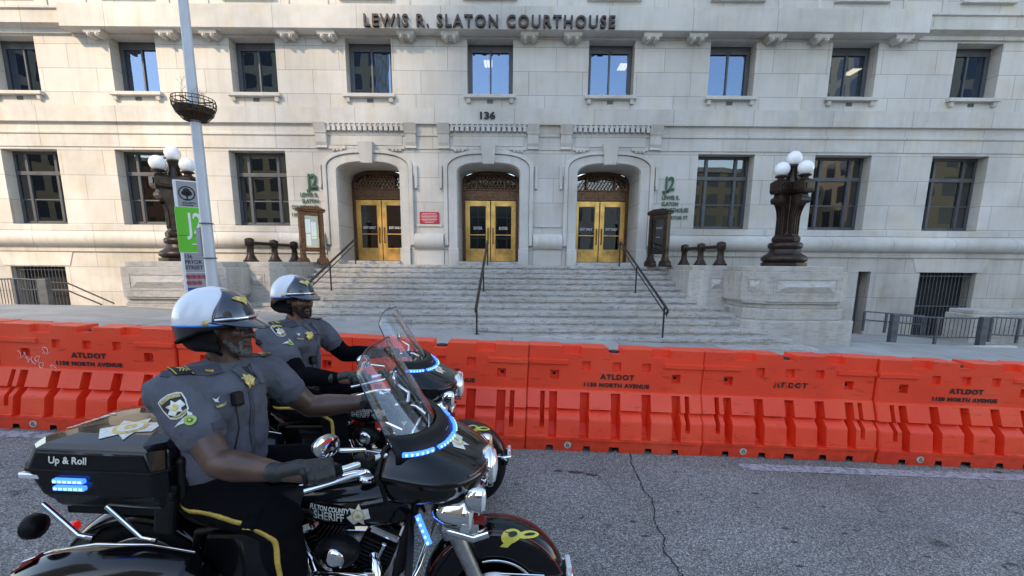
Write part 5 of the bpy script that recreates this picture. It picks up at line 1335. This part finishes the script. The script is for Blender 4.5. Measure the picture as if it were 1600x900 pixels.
# ------------------------------------------------------------ riders
def skin_mat(name, c, c2):
    m = mat(name, c, .40, spec=.5, noise=(14, .22), bump=(90, .12, .001)); m.node_tree.nodes['Principled BSDF'].inputs['Subsurface Weight'].default_value = .06
    m.node_tree.nodes['Principled BSDF'].inputs['Subsurface Radius'].default_value = (.01, .004, .002); return m
M['skin1'] = skin_mat('dark_brown_skin', (.088, .044, .030), 0)
M['skin2'] = skin_mat('brown_skin', (.19, .090, .055), 0)
M['shirt'] = mat('grey_uniform_shirt', (.098, .102, .124), .92, spec=.12, noise=(5, .14), bump=(9, .8, .02))
M['shirt2'] = mat('grey_uniform_shirt_seam', (.062, .064, .078), .85, spec=.2)
M['trouser'] = mat('black_trousers', (.0045, .0045, .006), .95, spec=.06, noise=(6, .25), bump=(6, .6, .02))
M['gold'] = mat('gold_stripe', (.50, .33, .06), .6, noise=(40, .2))
M['glove'] = mat('dark_leather_glove', (.014, .015, .016), .5, noise=(24, .4), bump=(55, .3, .002))
M['sleeveblack'] = mat('black_knit_sleeve', (.004, .004, .005), .95, spec=.06, bump=(12, .4, .01))
M['helmwhite'] = mat('white_helmet_paint', (.66, .70, .76), .32, coat=.35, noise=(3, .05))
M['helmblack'] = mat('black_helmet_shell', (.008, .009, .013), .25, coat=.8)
M['helmblue'] = mat('blue_helmet_stripe', (.03, .26, .80), .35)
M['navygloss'] = mat('dark_gloss_peak', (.012, .018, .035), .08, coat=1.0)
M['pad'] = mat('helmet_ear_flap', (.007, .007, .008), .8, 0, .15, noise=(30, .3), bump=(50, .3, .002))
M['shades'] = mat('dark_sunglass_lens', (.012, .006, .006), .06, spec=.9, coat=1)
M['beardgrey'] = mat('greying_beard', (.075, .068, .064), .95, noise=(90, .9), bump=(160, .8, .003))
M['beardblack'] = mat('black_beard', (.012, .009, .008), .95, noise=(90, .5), bump=(160, .8, .003))
M['lip'] = mat('lip', (.13, .045, .04), .5); M['mouth'] = mat('open_mouth', (.05, .008, .008), .6); M['teeth'] = mat('teeth', (.6, .56, .5), .4)
M['eye'] = mat('eye_white', (.6, .58, .55), .3)
M['patchgold'] = mat('patch_gold_thread', (.42, .36, .16), .8, noise=(120, .4))
M['lime'] = mat('pale_green_patch', (.36, .48, .12), .7)

_cl = bpy.data.textures.new('cloth_folds', 'CLOUDS'); _cl.noise_scale = .085; _cl.noise_depth = 3
def crumple(o, k):
    d = o.modifiers.new('folds', 'DISPLACE'); d.texture = _cl; d.strength = k; d.mid_level = .5; d.texture_coords = 'LOCAL'
def solid(name, parts, voxel, m, parent, smooth=3, fac=.5, mt=None):
    """one continuous skin grown round tapered limbs and rounded masses"""
    b = MB()
    for p in parts:
        if p[0] == 'c':      # chain: points with radii
            pts, rs = p[1], p[2]; flat = p[3] if len(p) > 3 else 1.0; up = p[4] if len(p) > 4 else None
            b.tube(pts, rs, 16, flat=flat, up=up)
            if flat == 1.0:
                for q, r_ in zip(pts, rs): b.ball(q, r_*.985, 16, 10)
        elif p[0] == 's':    # stacked ovals: x, y, z, half depth, half width, twist
            b.loft([[(x+rx*math.cos(t)*math.cos(w_)-ry*math.sin(t)*math.sin(w_), y+rx*math.cos(t)*math.sin(w_)+ry*math.sin(t)*math.cos(w_), z) for t in [2*math.pi*k/28 for k in range(28)]] for x, y, z, rx, ry, w_ in p[1]])
        elif p[0] == 'e':    # ellipsoid: centre, radii, optional rotation matrix
            b.ball(p[1], p[2], 20, 14, p[3] if len(p) > 3 else None)
    if mt is not None: moved(b, mt)
    o = bpy.data.objects.new('tmp', b.mesh('tmp')); COL.objects.link(o)
    r_ = o.modifiers.new('r', 'REMESH'); r_.mode = 'VOXEL'; r_.voxel_size = voxel; r_.use_smooth_shade = True
    s = o.modifiers.new('s', 'SMOOTH'); s.factor = fac; s.iterations = smooth
    bpy.context.view_layer.update()
    me = bpy.data.meshes.new_from_object(o.evaluated_get(_dg())); me.name = name; me.materials.clear(); me.materials.append(m)
    bpy.data.objects.remove(o)
    for p in me.polygons: p.use_smooth = True
    q = bpy.data.objects.new(name, me); COL.objects.link(q); q.parent = parent
    return q

def person(loc, rot, label, skin, beard, sleeves, head_yaw, mouth_open, headset):
    P = empty('person', loc, rot, label=label, cat='person')
    V = Vector
    tw = 0.07     # chest turned a little towards the camera
    sh = {-1: V((-1.300, -.208, 1.285)), 1: V((-1.165, .210, 1.275))}
    el = {-1: V((-1.075, -.315, 1.045)), 1: V((-1.01, .330, 1.065))}
    wr = {-1: V((-.790, -.400, 1.062)), 1: V((-.705, .390, 1.085))}
    gr = {-1: V((-.655, -.412, 1.058)), 1: V((-.625, .398, 1.068))}
    hip = {-1: V((-1.25, -.105, .80)), 1: V((-1.25, .105, .80))}
    kn = {-1: V((-.865, -.275, .800)), 1: V((-.865, .275, .800))}
    an = {-1: V((-.815, -.295, .385)), 1: V((-.815, .295, .385))}
    neck = V((-1.225, .0, 1.37)); hc = V((-1.222, .0, 1.530))
    HM = T(*hc) @ RZ(head_yaw) @ Matrix.Rotation(R(2), 4, 'Y')
    h = lambda x, y, z: HM @ V((x, y, z))
    # ---- body: head, neck, torso, arms, legs in one skin
    parts = [('e', h(-.01, 0, .03), (.098, .076, .105)), ('e', h(.035, 0, -.03), (.072, .066, .082)), ('c', [h(.02, 0, -.075), h(.068, 0, -.098)], [.050, .036]),
             ('c', [h(-.02, 0, -.05), neck, V((-1.225, 0, 1.32))], [.060, .062, .060]),
             ('c', [V((-1.25, 0, .82)), V((-1.25, 0, .95)), V((-1.235, 0, 1.12)), V((-1.215, 0, 1.24)), V((-1.21, 0, 1.31))], [.11, .11, .11, .10, .06])]
    for s_ in (-1, 1):
        parts += [('c', [V((-1.22, s_*.05, 1.30)), sh[s_]], [.05, .055]),
                  ('c', [sh[s_], sh[s_].lerp(el[s_], .45), el[s_]], [.066, .070, .054]),
                  ('c', [el[s_], el[s_].lerp(wr[s_], .28), el[s_].lerp(wr[s_], .7), wr[s_], gr[s_]], [.055, .060, .045, .033, .028]),
                  ('c', [hip[s_], hip[s_].lerp(kn[s_], .5), kn[s_]], [.09, .08, .055]),
                  ('c', [kn[s_], kn[s_].lerp(an[s_], .3), an[s_]], [.052, .055, .035])]
    # face
    parts += [('e', h(.096, 0, .012), (.016, .050, .012)), ('c', [h(.098, 0, .008), h(.113, 0, -.016), h(.128, 0, -.030)], [.010, .013, .0165]),
              ('e', h(.112, .014, -.034), (.012, .010, .009)), ('e', h(.112, -.014, -.034), (.012, .010, .009)),
              ('e', h(.078, .042, -.022), (.026, .022, .022)), ('e', h(.078, -.042, -.022), (.026, .022, .022)), ('e', h(.085, 0, -.072), (.024, .030, .024)),
              ('e', h(.088, 0, -.107), (.022, .024, .018)), ('e', h(.0, .077, -.02), (.020, .010, .030)), ('e', h(.0, -.077, -.02), (.020, .010, .030))]
    body = solid('body', parts, .0072, skin, P, smooth=2)
    op = .012 if mouth_open else 0
    solid('upper_lip', [('c', [h(.094, -.024, -.066), h(.110, -.008, -.061), h(.110, .008, -.061), h(.094, .024, -.066)], [.004, .0065, .0065, .004])], .0022, M['lip'], P, 1)
    solid('lower_lip', [('c', [h(.094, -.022, -.072-op*.6), h(.109, -.008, -.074-op*1.8), h(.109, .008, -.074-op*1.8), h(.094, .022, -.072-op*.6)], [.004, .007, .007, .004])], .0022, M['lip'], P, 1)
    if mouth_open:
        solid('mouth', [('e', h(.100, 0, -.078), (.011, .019, .014))], .0025, M['mouth'], P, 1)
        solid('teeth', [('c', [h(.105, -.013, -.070), h(.111, 0, -.070), h(.105, .013, -.070)], [.0035, .0035, .0035])], .0018, M['teeth'], P, 1)
    for s_ in (-1, 1):
        b = MB(); b.ball(h(.092, s_*.031, .006), .0125, 12, 8); b.build('eye', M['eye'], P)
    # beard
    bp = [('c', [h(.055, -.066, -.055), h(.072, -.048, -.088), h(.095, -.020, -.112), h(.101, 0, -.116), h(.095, .020, -.112), h(.072, .048, -.088), h(.055, .066, -.055)], [.012, .016, .0185, .0195, .0185, .016, .012]),
          ('c', [h(.092, -.030, -.064), h(.108, -.014, -.052), h(.112, 0, -.050), h(.108, .014, -.052), h(.092, .030, -.064)], [.0075, .0078, .0074, .0078, .0075]),
          ('c', [h(.092, -.030, -.064), h(.092, -.031, -.10)], [.0085, .014]), ('c', [h(.092, .030, -.064), h(.092, .031, -.10)], [.0085, .014])]
    solid('beard', bp, .003, beard, P, 1)
    # sunglasses
    b = MB()
    for s_ in (-1, 1):
        mt = HM @ T(.105, s_*.033, .006) @ RZ(s_*22); b.ball(mt.translation, (.006, .031, .0205), 16, 10, mt.to_3x3())
    sg = b.build('sunglasses', M['shades'], P)
    b = MB()
    for s_ in (-1, 1): b.tube([h(.095, s_*.060, .012), h(.02, s_*.080, .012)], .0045, 6)
    b.tube([h(.112, -.01, .012), h(.112, .01, .012)], .004, 6); b.build('glasses_temple', M['satin'], sg)
    # ---- helmet
    Hc = HM @ V((-.045, 0, .045))
    HR = HM @ T(-.040, 0, .020) @ Matrix.Rotation(R(-3), 4, 'Y')
    RX, RY, RZ_ = .160, .134, .145
    def shell(z0f, z1f, grow=0, n=36, m_=12):
        """band of the shell; z0f/z1f give lower and upper edge height at angle a (0 = forehead)"""
        rings = []
        for j in range(m_+1):
            ring = []
            for k in range(n):
                a = 2*math.pi*k/n; za, zb = z0f(a), z1f(a); z = za+(zb-za)*j/m_
                q = max(0, 1-(max(z, 0)/ (RZ_+grow))**2)**.5 if z > 0 else 1-.10*(z/.1)**2
                ring.append(HR @ V(((RX+grow)*q*math.cos(a), (RY+grow)*q*math.sin(a), z)))
            rings.append(ring)
        return rings
    low = lambda a: -.030 - .062*max(0, -math.cos(a)+.15)**.8 if math.cos(a) < .15 else -.030+.03*(math.cos(a)-.15)
    stripe = lambda a: -.004 - .012*(-math.cos(a)+1)/2
    b = MB(); b.loft(shell(lambda a: stripe(a), lambda a: RZ_*.999, 0, 40, 16), False); b.add([HR @ V((0, 0, RZ_))], [])
    hm = b.build('helmet', M['helmwhite'], P); 
    b = MB(); b.loft(shell(low, lambda a: stripe(a), .002), False); hl = b.build('helmet_lower_shell', M['helmblack'], hm); s = hl.modifiers.new('t', 'SOLIDIFY'); s.thickness = .02; s.offset = -1
    b = MB(); b.loft([[p for p in shell(lambda a: stripe(a)-.004, lambda a: stripe(a)+.004, .0035, 40, 1)[j]] for j in (0, 1)], False); o = b.build('helmet_stripe', M['helmblue'], hm); s = o.modifiers.new('t', 'SOLIDIFY'); s.thickness = .003
    b = MB(); b.tube([HR @ V(((RX+.003)*math.cos(a)*(1-.10*(low(a)/.1)**2), (RY+.003)*math.sin(a)*(1-.10*(low(a)/.1)**2), low(a))) for a in [2*math.pi*k/40 for k in range(41)]], .0075, 8, cap=False); b.build('helmet_rim', M['pad'], hm)
    # dark front panel between two arcs that meet on the crown
    rings = []
    for j in range(15):
        t = j/14; zz = 0.002 + (RZ_*.93)*t; ring = []
        amax = R(62)*(1-t**2.2*.55); q = max(0, 1-(zz/(RZ_+.003))**2)**.5
        for k in range(17):
            a = -amax + 2*amax*k/16; ring.append(HR @ V(((RX+.0035)*q*math.cos(a), (RY+.0035)*q*math.sin(a), zz)))
        rings.append(ring)
    b = MB(); b.loft(rings, False, True, False); fp = b.build('helmet_front_panel', M['navygloss'], hm); s = fp.modifiers.new('t', 'SOLIDIFY'); s.thickness = .003
    # peak
    rings = []
    for j in range(7):
        t = j/6; ring = []
        for k in range(19):
            a = R(-66+132*k/18); c_ = math.cos(a); ext = .080*max(0, math.cos(a*1.30))**.8
            ring.append(HR @ V(((RX-.004)*math.cos(a)+ext*t, (RY-.002)*math.sin(a)*(1-.05*t), .012 - .040*t*max(0, math.cos(a*1.3)) -.012*(1-math.cos(a)) )))
        rings.append(ring)
    b = MB(); b.loft(rings, False, True, False); pk = b.build('helmet_peak', M['navygloss'], hm); s = pk.modifiers.new('t', 'SOLIDIFY'); s.thickness = .006
    b = MB(); b.tube([HR @ V(((RX+.008)*math.cos(R(a)), (RY+.007)*math.sin(R(a)), .020-.010*(1-math.cos(R(a))))) for a in range(-58, 59, 8)], .0062, 8); b.build('peak_trim', M['chrome'], hm)
    for s_ in (-1, 1):
        b = MB(); b.lathe([(.012, 0), (.012, .006), (.006, .010)], HR @ V(((RX+.002)*math.cos(R(70)), s_*(RY+.004)*math.sin(R(70)), .004)), 12, HR.to_3x3() @ V((.3, s_, 0))); b.build('peak_rivet', M['badgegold'], hm)
    hb = bvh_of(fp)
    wing = [(-.045, .018), (-.02, .024), (0, .014), (.02, .024), (.045, .018), (.03, .0), (.012, -.010), (0, -.026), (-.012, -.010), (-.03, 0)]
    wrap('winged_emblem', wing, hb, HR @ V((RX*.80, 0, .085)), HR.to_3x3() @ V((1, 0, .85)), HR.to_3x3() @ V((0, 0, 1)), .005, M['badgegold'], hm, sub=2, thick=.004)
    # ear flaps and chin strap
    for s_ in (-1, 1):
        solid('ear_flap', [('e', h(-.045, s_*.090, -.045), (.078, .022, .060)), ('c', [h(-.115, s_*.078, -.040), h(-.05, s_*.094, -.075), h(.020, s_*.082, -.085)], [.024, .028, .020])], .005, M['pad'], hm, 3)
        b = MB(); b.tube([h(.0, s_*.088, -.06), h(.018, s_*.070, -.105), h(.030, s_*.035, -.132), h(.034, 0, -.138)], .008, 8, flat=.5); b.build('chin_strap', M['pad'], hm)
    b = MB()
    if headset == 1:
        b.tube([h(.01, .088, -.05), h(.06, .088, -.055), h(.105, .062, -.060), h(.135, .035, -.068)], .003, 6); b.ball(h(.138, .028, -.070), (.013, .011, .014), 12, 8)
    else:
        b.tube([h(.03, -.088, -.05), h(.095, -.068, -.040), h(.128, -.030, -.045), h(.132, -.004, -.060)], .0032, 6); b.ball(h(.132, -.004, -.060), (.008, .012, .018), 12, 8)
    b.build('headset_microphone', M['black'], hm)
    # ---- shirt
    c0 = V((-1.25, 0, .86))
    sp = [('s', [(-1.265, 0, .80, .125, .165, .12), (-1.265, 0, .85, .150, .185, .14), (-1.255, 0, .93, .168, .198, .16), (-1.245, 0, 1.02, .170, .195, .2), (-1.240, .005, 1.12, .160, .195, .26), (-1.230, .005, 1.21, .152, .205, .32), (-1.225, .005, 1.29, .135, .200, .36), (-1.240, .005, 1.325, .105, .150, .36), (-1.238, 0, 1.345, .078, .092, .36)]),
          ('c', [V((-1.255, 0, 1.30)), sh[-1]], [.095, .080]), ('c', [V((-1.225, 0, 1.30)), sh[1]], [.095, .080]), ('c', [V((-1.235, 0, 1.29)), V((-1.230, 0, 1.325))], [.100, .085])]
    for s_ in (-1, 1):
        d = (el[s_]-sh[s_]); e1 = sh[s_]+d*(.56 if s_ < 0 else .50)
        sp += [('c', [sh[s_], sh[s_]+d*.3, e1], [.092, .095, .088] if s_ < 0 else [.088, .088, .080]), ('e', sh[s_]+V((-.012, 0, -.012)), (.098, .088, .094))]
    # cloth folds at the waist and the armpit
    for k, z in enumerate((.90, .955, 1.02)): sp.append(('c', [V((-1.36, -.085, z+.02)), V((-1.26, -.156, z)), V((-1.13, -.13, z-.03))], [.014, .016, .012]))
    shirt = solid('shirt', sp, .009, M['shirt'], P, 3); crumple(shirt, .028); bpy.context.view_layer.update()
    if sleeves:
        for s_ in (-1, 1):
            d = el[s_]-sh[s_]
            solid('under_sleeve', [('c', [sh[s_]+d*.4, el[s_]], [.074, .062]), ('c', [el[s_], el[s_].lerp(wr[s_], .28), el[s_].lerp(wr[s_], .7), wr[s_]], [.062, .066, .051, .039])], .008, M['sleeveblack'], P, 3)
    for s_ in (-1, 1):       # sleeve hem
        d = (el[s_]-sh[s_]); dn = d.normalized(); e1 = sh[s_]+d*.80
        q = dn.to_track_quat('Z', 'Y').to_matrix(); e2 = e1+dn*.070
    sv = bvh_of(shirt)
    hn = (0, 0, 0)
    W2L = Matrix.Translation(loc) @ Matrix.Rotation(rot[1], 4, 'Y'); L2 = W2L.inverted()
    def hit(px, py):
        """point of the shirt that the photograph shows at this pixel, in the rider's own frame"""
        o = L2 @ V((0, 0, EYE)); d = (L2.to_3x3() @ cam_ray(px, py)).normalized(); l, n_, i_, q = sv.ray_cast(o, d); return l, n_
    def on_shirt(name, poly, px, py, m_, up=(0, 0, 1), off=.003, thick=.002, sub=1, offs=(0, 0), parent=None):
        l, n_ = hit(px, py)
        if l is None: return None
        n_ = n_ if n_.dot(l-(L2 @ V((0, 0, EYE)))) < 0 else -n_
        return wrap(name, poly, sv, l, n_, up, off, m_, parent or shirt, thick, sub, offs)
    # shoulder patch: shield with gold edge, star; rocker patch below
    def X(nx, ny, fx, fy): return (nx, ny) if headset == 1 else (fx, fy)
    pxp, pyp = X(274, 636, 437, 517)
    shield = [(-.040, .045), (-.025, .052), (0, .056), (.025, .052), (.040, .045), (.041, .01), (.034, -.03), (.018, -.046), (0, -.052), (-.018, -.046), (-.034, -.03), (-.041, .01)]
    up_ = (sh[-1]-el[-1]).normalized()
    a = on_shirt('shoulder_patch', shield, pxp, pyp, M['badgesilver'], up_, .003, sub=2)
    if a:
        on_shirt('patch_field', [(x*.90, y*.90) for x, y in shield], pxp, pyp, M['black'], up_, .0055, sub=2, parent=a)
        on_shirt('patch_rocker', [(-.033, .042), (0, .049), (.033, .042), (.033, .027), (0, .034), (-.033, .027)], pxp, pyp, M['patchgold'], up_, .008, parent=a)
        on_shirt('patch_star', star(.033, .019), pxp, pyp, M['badgesilver'], up_, .008, parent=a, offs=(0, -.006))
        on_shirt('patch_seal', disk(.012, 12), pxp, pyp, M['badgegold'], up_, .0105, sub=0, parent=a, offs=(0, -.006))
        on_shirt('patch_lower_rocker', [(-.028, -.030), (0, -.040), (.028, -.030), (.022, -.040), (0, -.047), (-.022, -.040)], pxp, pyp, M['patchgold'], up_, .0085, parent=a)
    px2, py2 = X(292, 657, 451, 536)
    w_ = on_shirt('motor_wing_patch', [(-.045, .004), (-.01, .012), (.012, .016), (.016, .034), (.026, .016), (.022, 0), (.0, -.008)], px2, py2, M['badgesilver'], up_, .004)
    if w_:
        on_shirt('motor_wheel_patch', disk(.020, 18), px2, py2, M['lime'], up_, .007, sub=0, parent=w_, offs=(.010, -.006)); on_shirt('wheel_hub', disk(.009, 12), px2, py2, M['shirt2'], up_, .009, sub=0, parent=w_, offs=(.010, -.006))
        on_shirt('wheel_middle', disk(.006, 12), px2, py2, M['lime'], up_, .011, sub=0, parent=w_, offs=(.010, -.006))
    # epaulette with rank slide
    e0, e1 = V((-1.225, -.085, 1.43)), V((-1.262, -.262, 1.40))
    def epaul(s_):
        a_, b_ = V((-1.20, s_*.085, 1.36)), sh[s_]+V((0, s_*.035, 0)); poly = []
        c_ = (a_+b_)/2; up = (b_-a_); L = up.length
        pl = [(-.026, L/2), (.026, L/2), (.024, -L/2), (0, -L/2-.014), (-.024, -L/2)]
        e = wrap('epaulette', pl, sv, c_+V((0, 0, .05)), (0, 0, 1), -up, .004, M['shirt2'], shirt, .004, 2)
        r_ = wrap('rank_slide', [(-.029, -.03), (.029, -.03), (.029, .035), (-.029, .035)], sv, c_.lerp(b_, .45)+V((0, 0, .05)), (0, s_*.35, 1), -up, .008, M['black'], e, .004, 2)
        for y in (-.026, .030): wrap('rank_bar', [(-.029, y-.002), (.029, y-.002), (.029, y+.002), (-.029, y+.002)], sv, c_.lerp(b_, .45)+V((0, 0, .05)), (0, s_*.35, 1), -up, .0115, M['gold'], r_, .002, 1)
        for y in (-.008, .002, .012): wrap('chevron', [(-.014, y), (0, y+.009), (.014, y), (.014, y+.005), (0, y+.014), (-.014, y+.005)], sv, c_.lerp(b_, .45)+V((0, 0, .05)), (0, s_*.35, 1), -up, .0115, M['patchgold'], r_, .002, 1)
    epaul(-1); epaul(1)
    # collar
    for s_ in (-1, 1):
        b = MB(); n = 9; R1, R2 = [], []
        for k in range(n):
            a_ = R(180 - 165*k/(n-1))*1.0; x = -1.212+.082*math.cos(a_); y = s_*.074*math.sin(a_)
            R1.append((x, y, 1.412-.070*k/(n-1))); R2.append((x*1.0+.012*math.cos(a_)+(.028 if k == n-1 else 0), y*1.25, 1.372-.080*k/(n-1)-(.012 if k == n-1 else 0)))
        b.loft([R1, R2], False, True, False); o = b.build('collar', M['shirt'], shirt); s = o.modifiers.new('t', 'SOLIDIFY'); s.thickness = .007
    # open collar: black undershirt in the neck opening and a pointed lapel each side
    for q_ in (0,):
        c_ = V((-1.13, .0, 1.300)); nr_ = V((.85, -.25, .55))
        wrap('undershirt', [(-.030, .050), (.030, .050), (.0, -.045)], sv, c_, nr_, (0, 0, 1), .003, M['black'], shirt, .002, 2)
        for s_ in (-1, 1):
            pl = [(s_*.010, -.050), (s_*.034, .060), (s_*.075, .045), (s_*.062, -.045)]
            o = wrap('lapel', pl if s_ > 0 else pl[::-1], sv, c_, nr_, (0, 0, 1), .008, M['shirt'], shirt, .006, 2)
    on_shirt('collar_pin', [(-.016, -.005), (.016, -.005), (.016, .005), (-.016, .005)], *X(325, 582, 469, 493), M['gold'], (0, .3, 1), .011)
    on_shirt('chest_badge', star(.034, .022, 7), *X(386, 596, 482, 524), M['badgegold'], (0, 0, 1), .016, .004)
    on_shirt('name_tag', [(-.022, -.005), (.022, -.005), (.022, .005), (-.022, .005)], *X(340, 637, 469, 529), M['patchgold'], (0, .2, 1), .008)
    on_shirt('wing_pin', [(-.012, .008), (0, .002), (.014, .012), (.006, -.004), (.010, -.012), (-.004, -.008)], *X(337, 625, 466, 523), M['badgesilver'], (0, 0, 1), .009)
    on_shirt('pocket_flap', [(-.048, .012), (.048, .012), (.048, -.018), (0, -.034), (-.048, -.018)], *X(345, 660, 474, 545), M['shirt2'], (0, .1, 1), .003, .004, 2)
    on_shirt('button_placket', [(-.011, .16), (.011, .16), (.011, -.16), (-.011, -.16)], *X(393, 665, 495, 560), M['shirt2'], (0, 0, 1), .002, .003, 3)
    l, n_ = hit(*X(368, 622, 487, 562))
    if l is not None:
        b = MB(); b.cbox((0, 0, 0), (.035, .045, .06)); o = b.build('radio_speaker', M['satin'], shirt, bevel=.01); o.location = l + V((.012, -.008, 0)); o.rotation_euler = (0, R(-12), R(-30))
        b = MB(); b.tube([l+V((.0, 0, -.03)), l+V((.02, -.02, -.12)), V((-1.14, -.15, .93))], .004, 6); b.build('radio_cord', M['black'], shirt)
    # ---- belt, holster, trousers
    solid('duty_belt', [('c', [V((-1.33+.0, -.14, .845)), V((-1.24, -.178, .842)), V((-1.14, -.13, .845)), V((-1.105, 0, .85)), V((-1.14, .13, .845)), V((-1.24, .178, .842)), V((-1.36, .1, .845)), V((-1.395, 0, .845)), V((-1.33, -.14, .845))], [.026]*9)], .007, M['leather'], P, 2)
    b = MB(); mt = T(-1.375, -.205, .80) @ Matrix.Rotation(R(8), 4, 'Y')
    b.cbox((0, 0, -.045), (.085, .045, .17), mt); b.cbox((.006, -.004, .05), (.07, .05, .05), mt); hs = b.build('holster', M['leather'], P, bevel=.016)
    b = MB(); b.prism([(-.075, .085), (-.03, .05), (.045, .055), (.045, .095), (-.02, .10), (-.045, .155), (-.095, .16)], -.017, .017, 'y', mt); b.build('pistol_grip', M['satin'], hs, bevel=.008)
    tp = [('e', V((-1.27, 0, .80)), (.16, .185, .095)), ('e', V((-1.30, -.07, .78)), (.115, .11, .10)), ('e', V((-1.30, .07, .78)), (.115, .11, .10))]
    for s_ in (-1, 1):
        tp += [('c', [hip[s_], hip[s_].lerp(kn[s_], .4), kn[s_]+V((-.02, 0, .0))], [.118, .112, .086]), ('e', kn[s_]+V((-.005, 0, -.01)), (.088, .085, .085)),
               ('c', [kn[s_]+V((-.01, 0, -.02)), kn[s_].lerp(an[s_], .35)+V((-.01, 0, 0)), kn[s_].lerp(an[s_], .75)], [.084, .082, .066])]
        for k in range(3): q = kn[s_]+V((-.05-.02*k, -.0, .03)); tp.append(('c', [q+V((-.02, s_*.085, -.02)), q+V((.0, s_*.07, .035)), q+V((.02, 0, .055))], [.012, .013, .012]))
    tro = solid('trousers', tp, .009, M['trouser'], P, 3); crumple(tro, .022); bpy.context.view_layer.update()
    tv = bvh_of(tro)
    for s_ in (-1, 1):      # gold side stripe laid on the outside of the leg
        path = [V((-1.37, 0, .79)), V((-1.31, 0, .775)), hip[s_].lerp(kn[s_], .25)+V((0, 0, .005)), hip[s_].lerp(kn[s_], .55)+V((0, 0, .005)), hip[s_].lerp(kn[s_], .85)+V((0, 0, -.005)), kn[s_]+V((.012, 0, -.035)), kn[s_].lerp(an[s_], .28)+V((.006, 0, 0)), kn[s_].lerp(an[s_], .72)]
        fine = []
        for a_, b_ in zip(path, path[1:]):
            for k in range(5): fine.append(a_.lerp(b_, k/5))
        fine.append(path[-1])
        for _ in range(2): fine = [fine[0]] + [(fine[i-1]+fine[i]*2+fine[i+1])/4 for i in range(1, len(fine)-1)] + [fine[-1]]
        L_, R_ = [], []
        for i, p in enumerate(fine):
            t_ = (fine[min(i+1, len(fine)-1)]-fine[max(i-1, 0)]); t_.y = 0; t_.normalize(); n2 = V((-t_.z, 0, t_.x))
            for sgn, lst in ((-1, L_), (1, R_)):
                o_ = V((p.x, s_*.8, p.z))+n2*sgn*.0095; l, nn, ii, dd = tv.ray_cast(o_, V((0, -s_, 0))); lst.append((l if l is not None else V((p.x, s_*.25, p.z)))+V((0, s_*.003, 0)))
        b = MB(); b.loft([L_, R_], False, True, False); o = b.build('trouser_stripe', M['gold'], tro); s = o.modifiers.new('t', 'SOLIDIFY'); s.thickness = .004
    # ---- boots
    for s_ in (-1, 1):
        a_ = an[s_]; solid('boot', [('c', [kn[s_].lerp(a_, .62), a_, a_+V((.02, 0, -.045))], [.070, .058, .050]), ('c', [a_+V((-.02, 0, -.055)), a_+V((.09, 0, -.065)), a_+V((.17, 0, -.072))], [.040, .042, .034]), ('c', [a_+V((-.02, 0, -.062)), a_+V((.16, 0, -.075))], [.036, .036])], .007, M['leather'], P, 2)
    # ---- gloves: palm, four curled fingers and a thumb closed on the grip
    for s_ in (-1, 1):
        g = gr[s_]; ax = V((.89, -s_*.45, .12)).normalized() * 1.0      # grip axis, from the hand's outer edge to the thumb side
        ax = (V((-.58, s_*.375, 1.073))-V((-.70, s_*.435, 1.053))).normalized()
        fwd = V((.45, s_*.89, 0)).normalized(); fwd = (fwd - ax*fwd.dot(ax)).normalized(); upv = fwd.cross(ax); upv = upv if upv.z > 0 else -upv
        gc = V((-.64, s_*.405, 1.063))
        prt = [('c', [wr[s_]-(gc-wr[s_]).normalized()*.03, wr[s_], wr[s_].lerp(gc, .45)+upv*.02], [.038, .034, .034])]
        for k in range(4):
            o_ = gc + ax*(.030-.023*k); r0 = .0128-(.0012 if k == 3 else 0); ln_ = (.9, 1.0, .96, .80)[k]
            kn_ = o_ + upv*.040 - fwd*.012; back = wr[s_].lerp(gc, .35)+upv*.026+ax*(.012-.010*k)
            prt.append(('c', [back, kn_], [.019, .0155]))
            prt.append(('c', [kn_, o_+upv*.036+fwd*.028*ln_, o_+upv*.008+fwd*.044*ln_, o_-upv*.022+fwd*.030*ln_], [.0150, .0135, r0, r0*.92]))
        prt.append(('e', gc.lerp(wr[s_], .35)+upv*.012, (.040, .034, .026)))
        th = gc+ax*.045
        prt.append(('c', [wr[s_].lerp(gc, .45)+ax*.02, th-fwd*.026+upv*.004, th-upv*.020-fwd*.004+ax*.006, th-upv*.022+fwd*.022+ax*.006], [.020, .0165, .0145, .0125]))
        solid('glove', prt, .0042, M['glove'], P, 2)
    if not sleeves:
        b = MB(); c_ = wr[1]-(wr[1]-el[1]).normalized()*.03; b.lathe([(.036, -.015), (.038, 0), (.036, .015)], c_, 18, (wr[1]-el[1]).normalized()); b.lathe([(.018, 0), (.018, .012)], c_+V((-.0, -.036, .006)), 14, (0, -1, 0)); b.build('wristwatch', M['black'], P)
    return P
person(NEAR, BROT, 'rider in grey uniform shirt with bare dark arms and a white helmet, nearest the camera', M['skin1'], M['beardgrey'], False, -3, False, 1)
person(FAR, BROT, 'rider in grey shirt over long black sleeves, mouth open, on the farther motorcycle', M['skin2'], M['beardblack'], True, -24, True, 2)
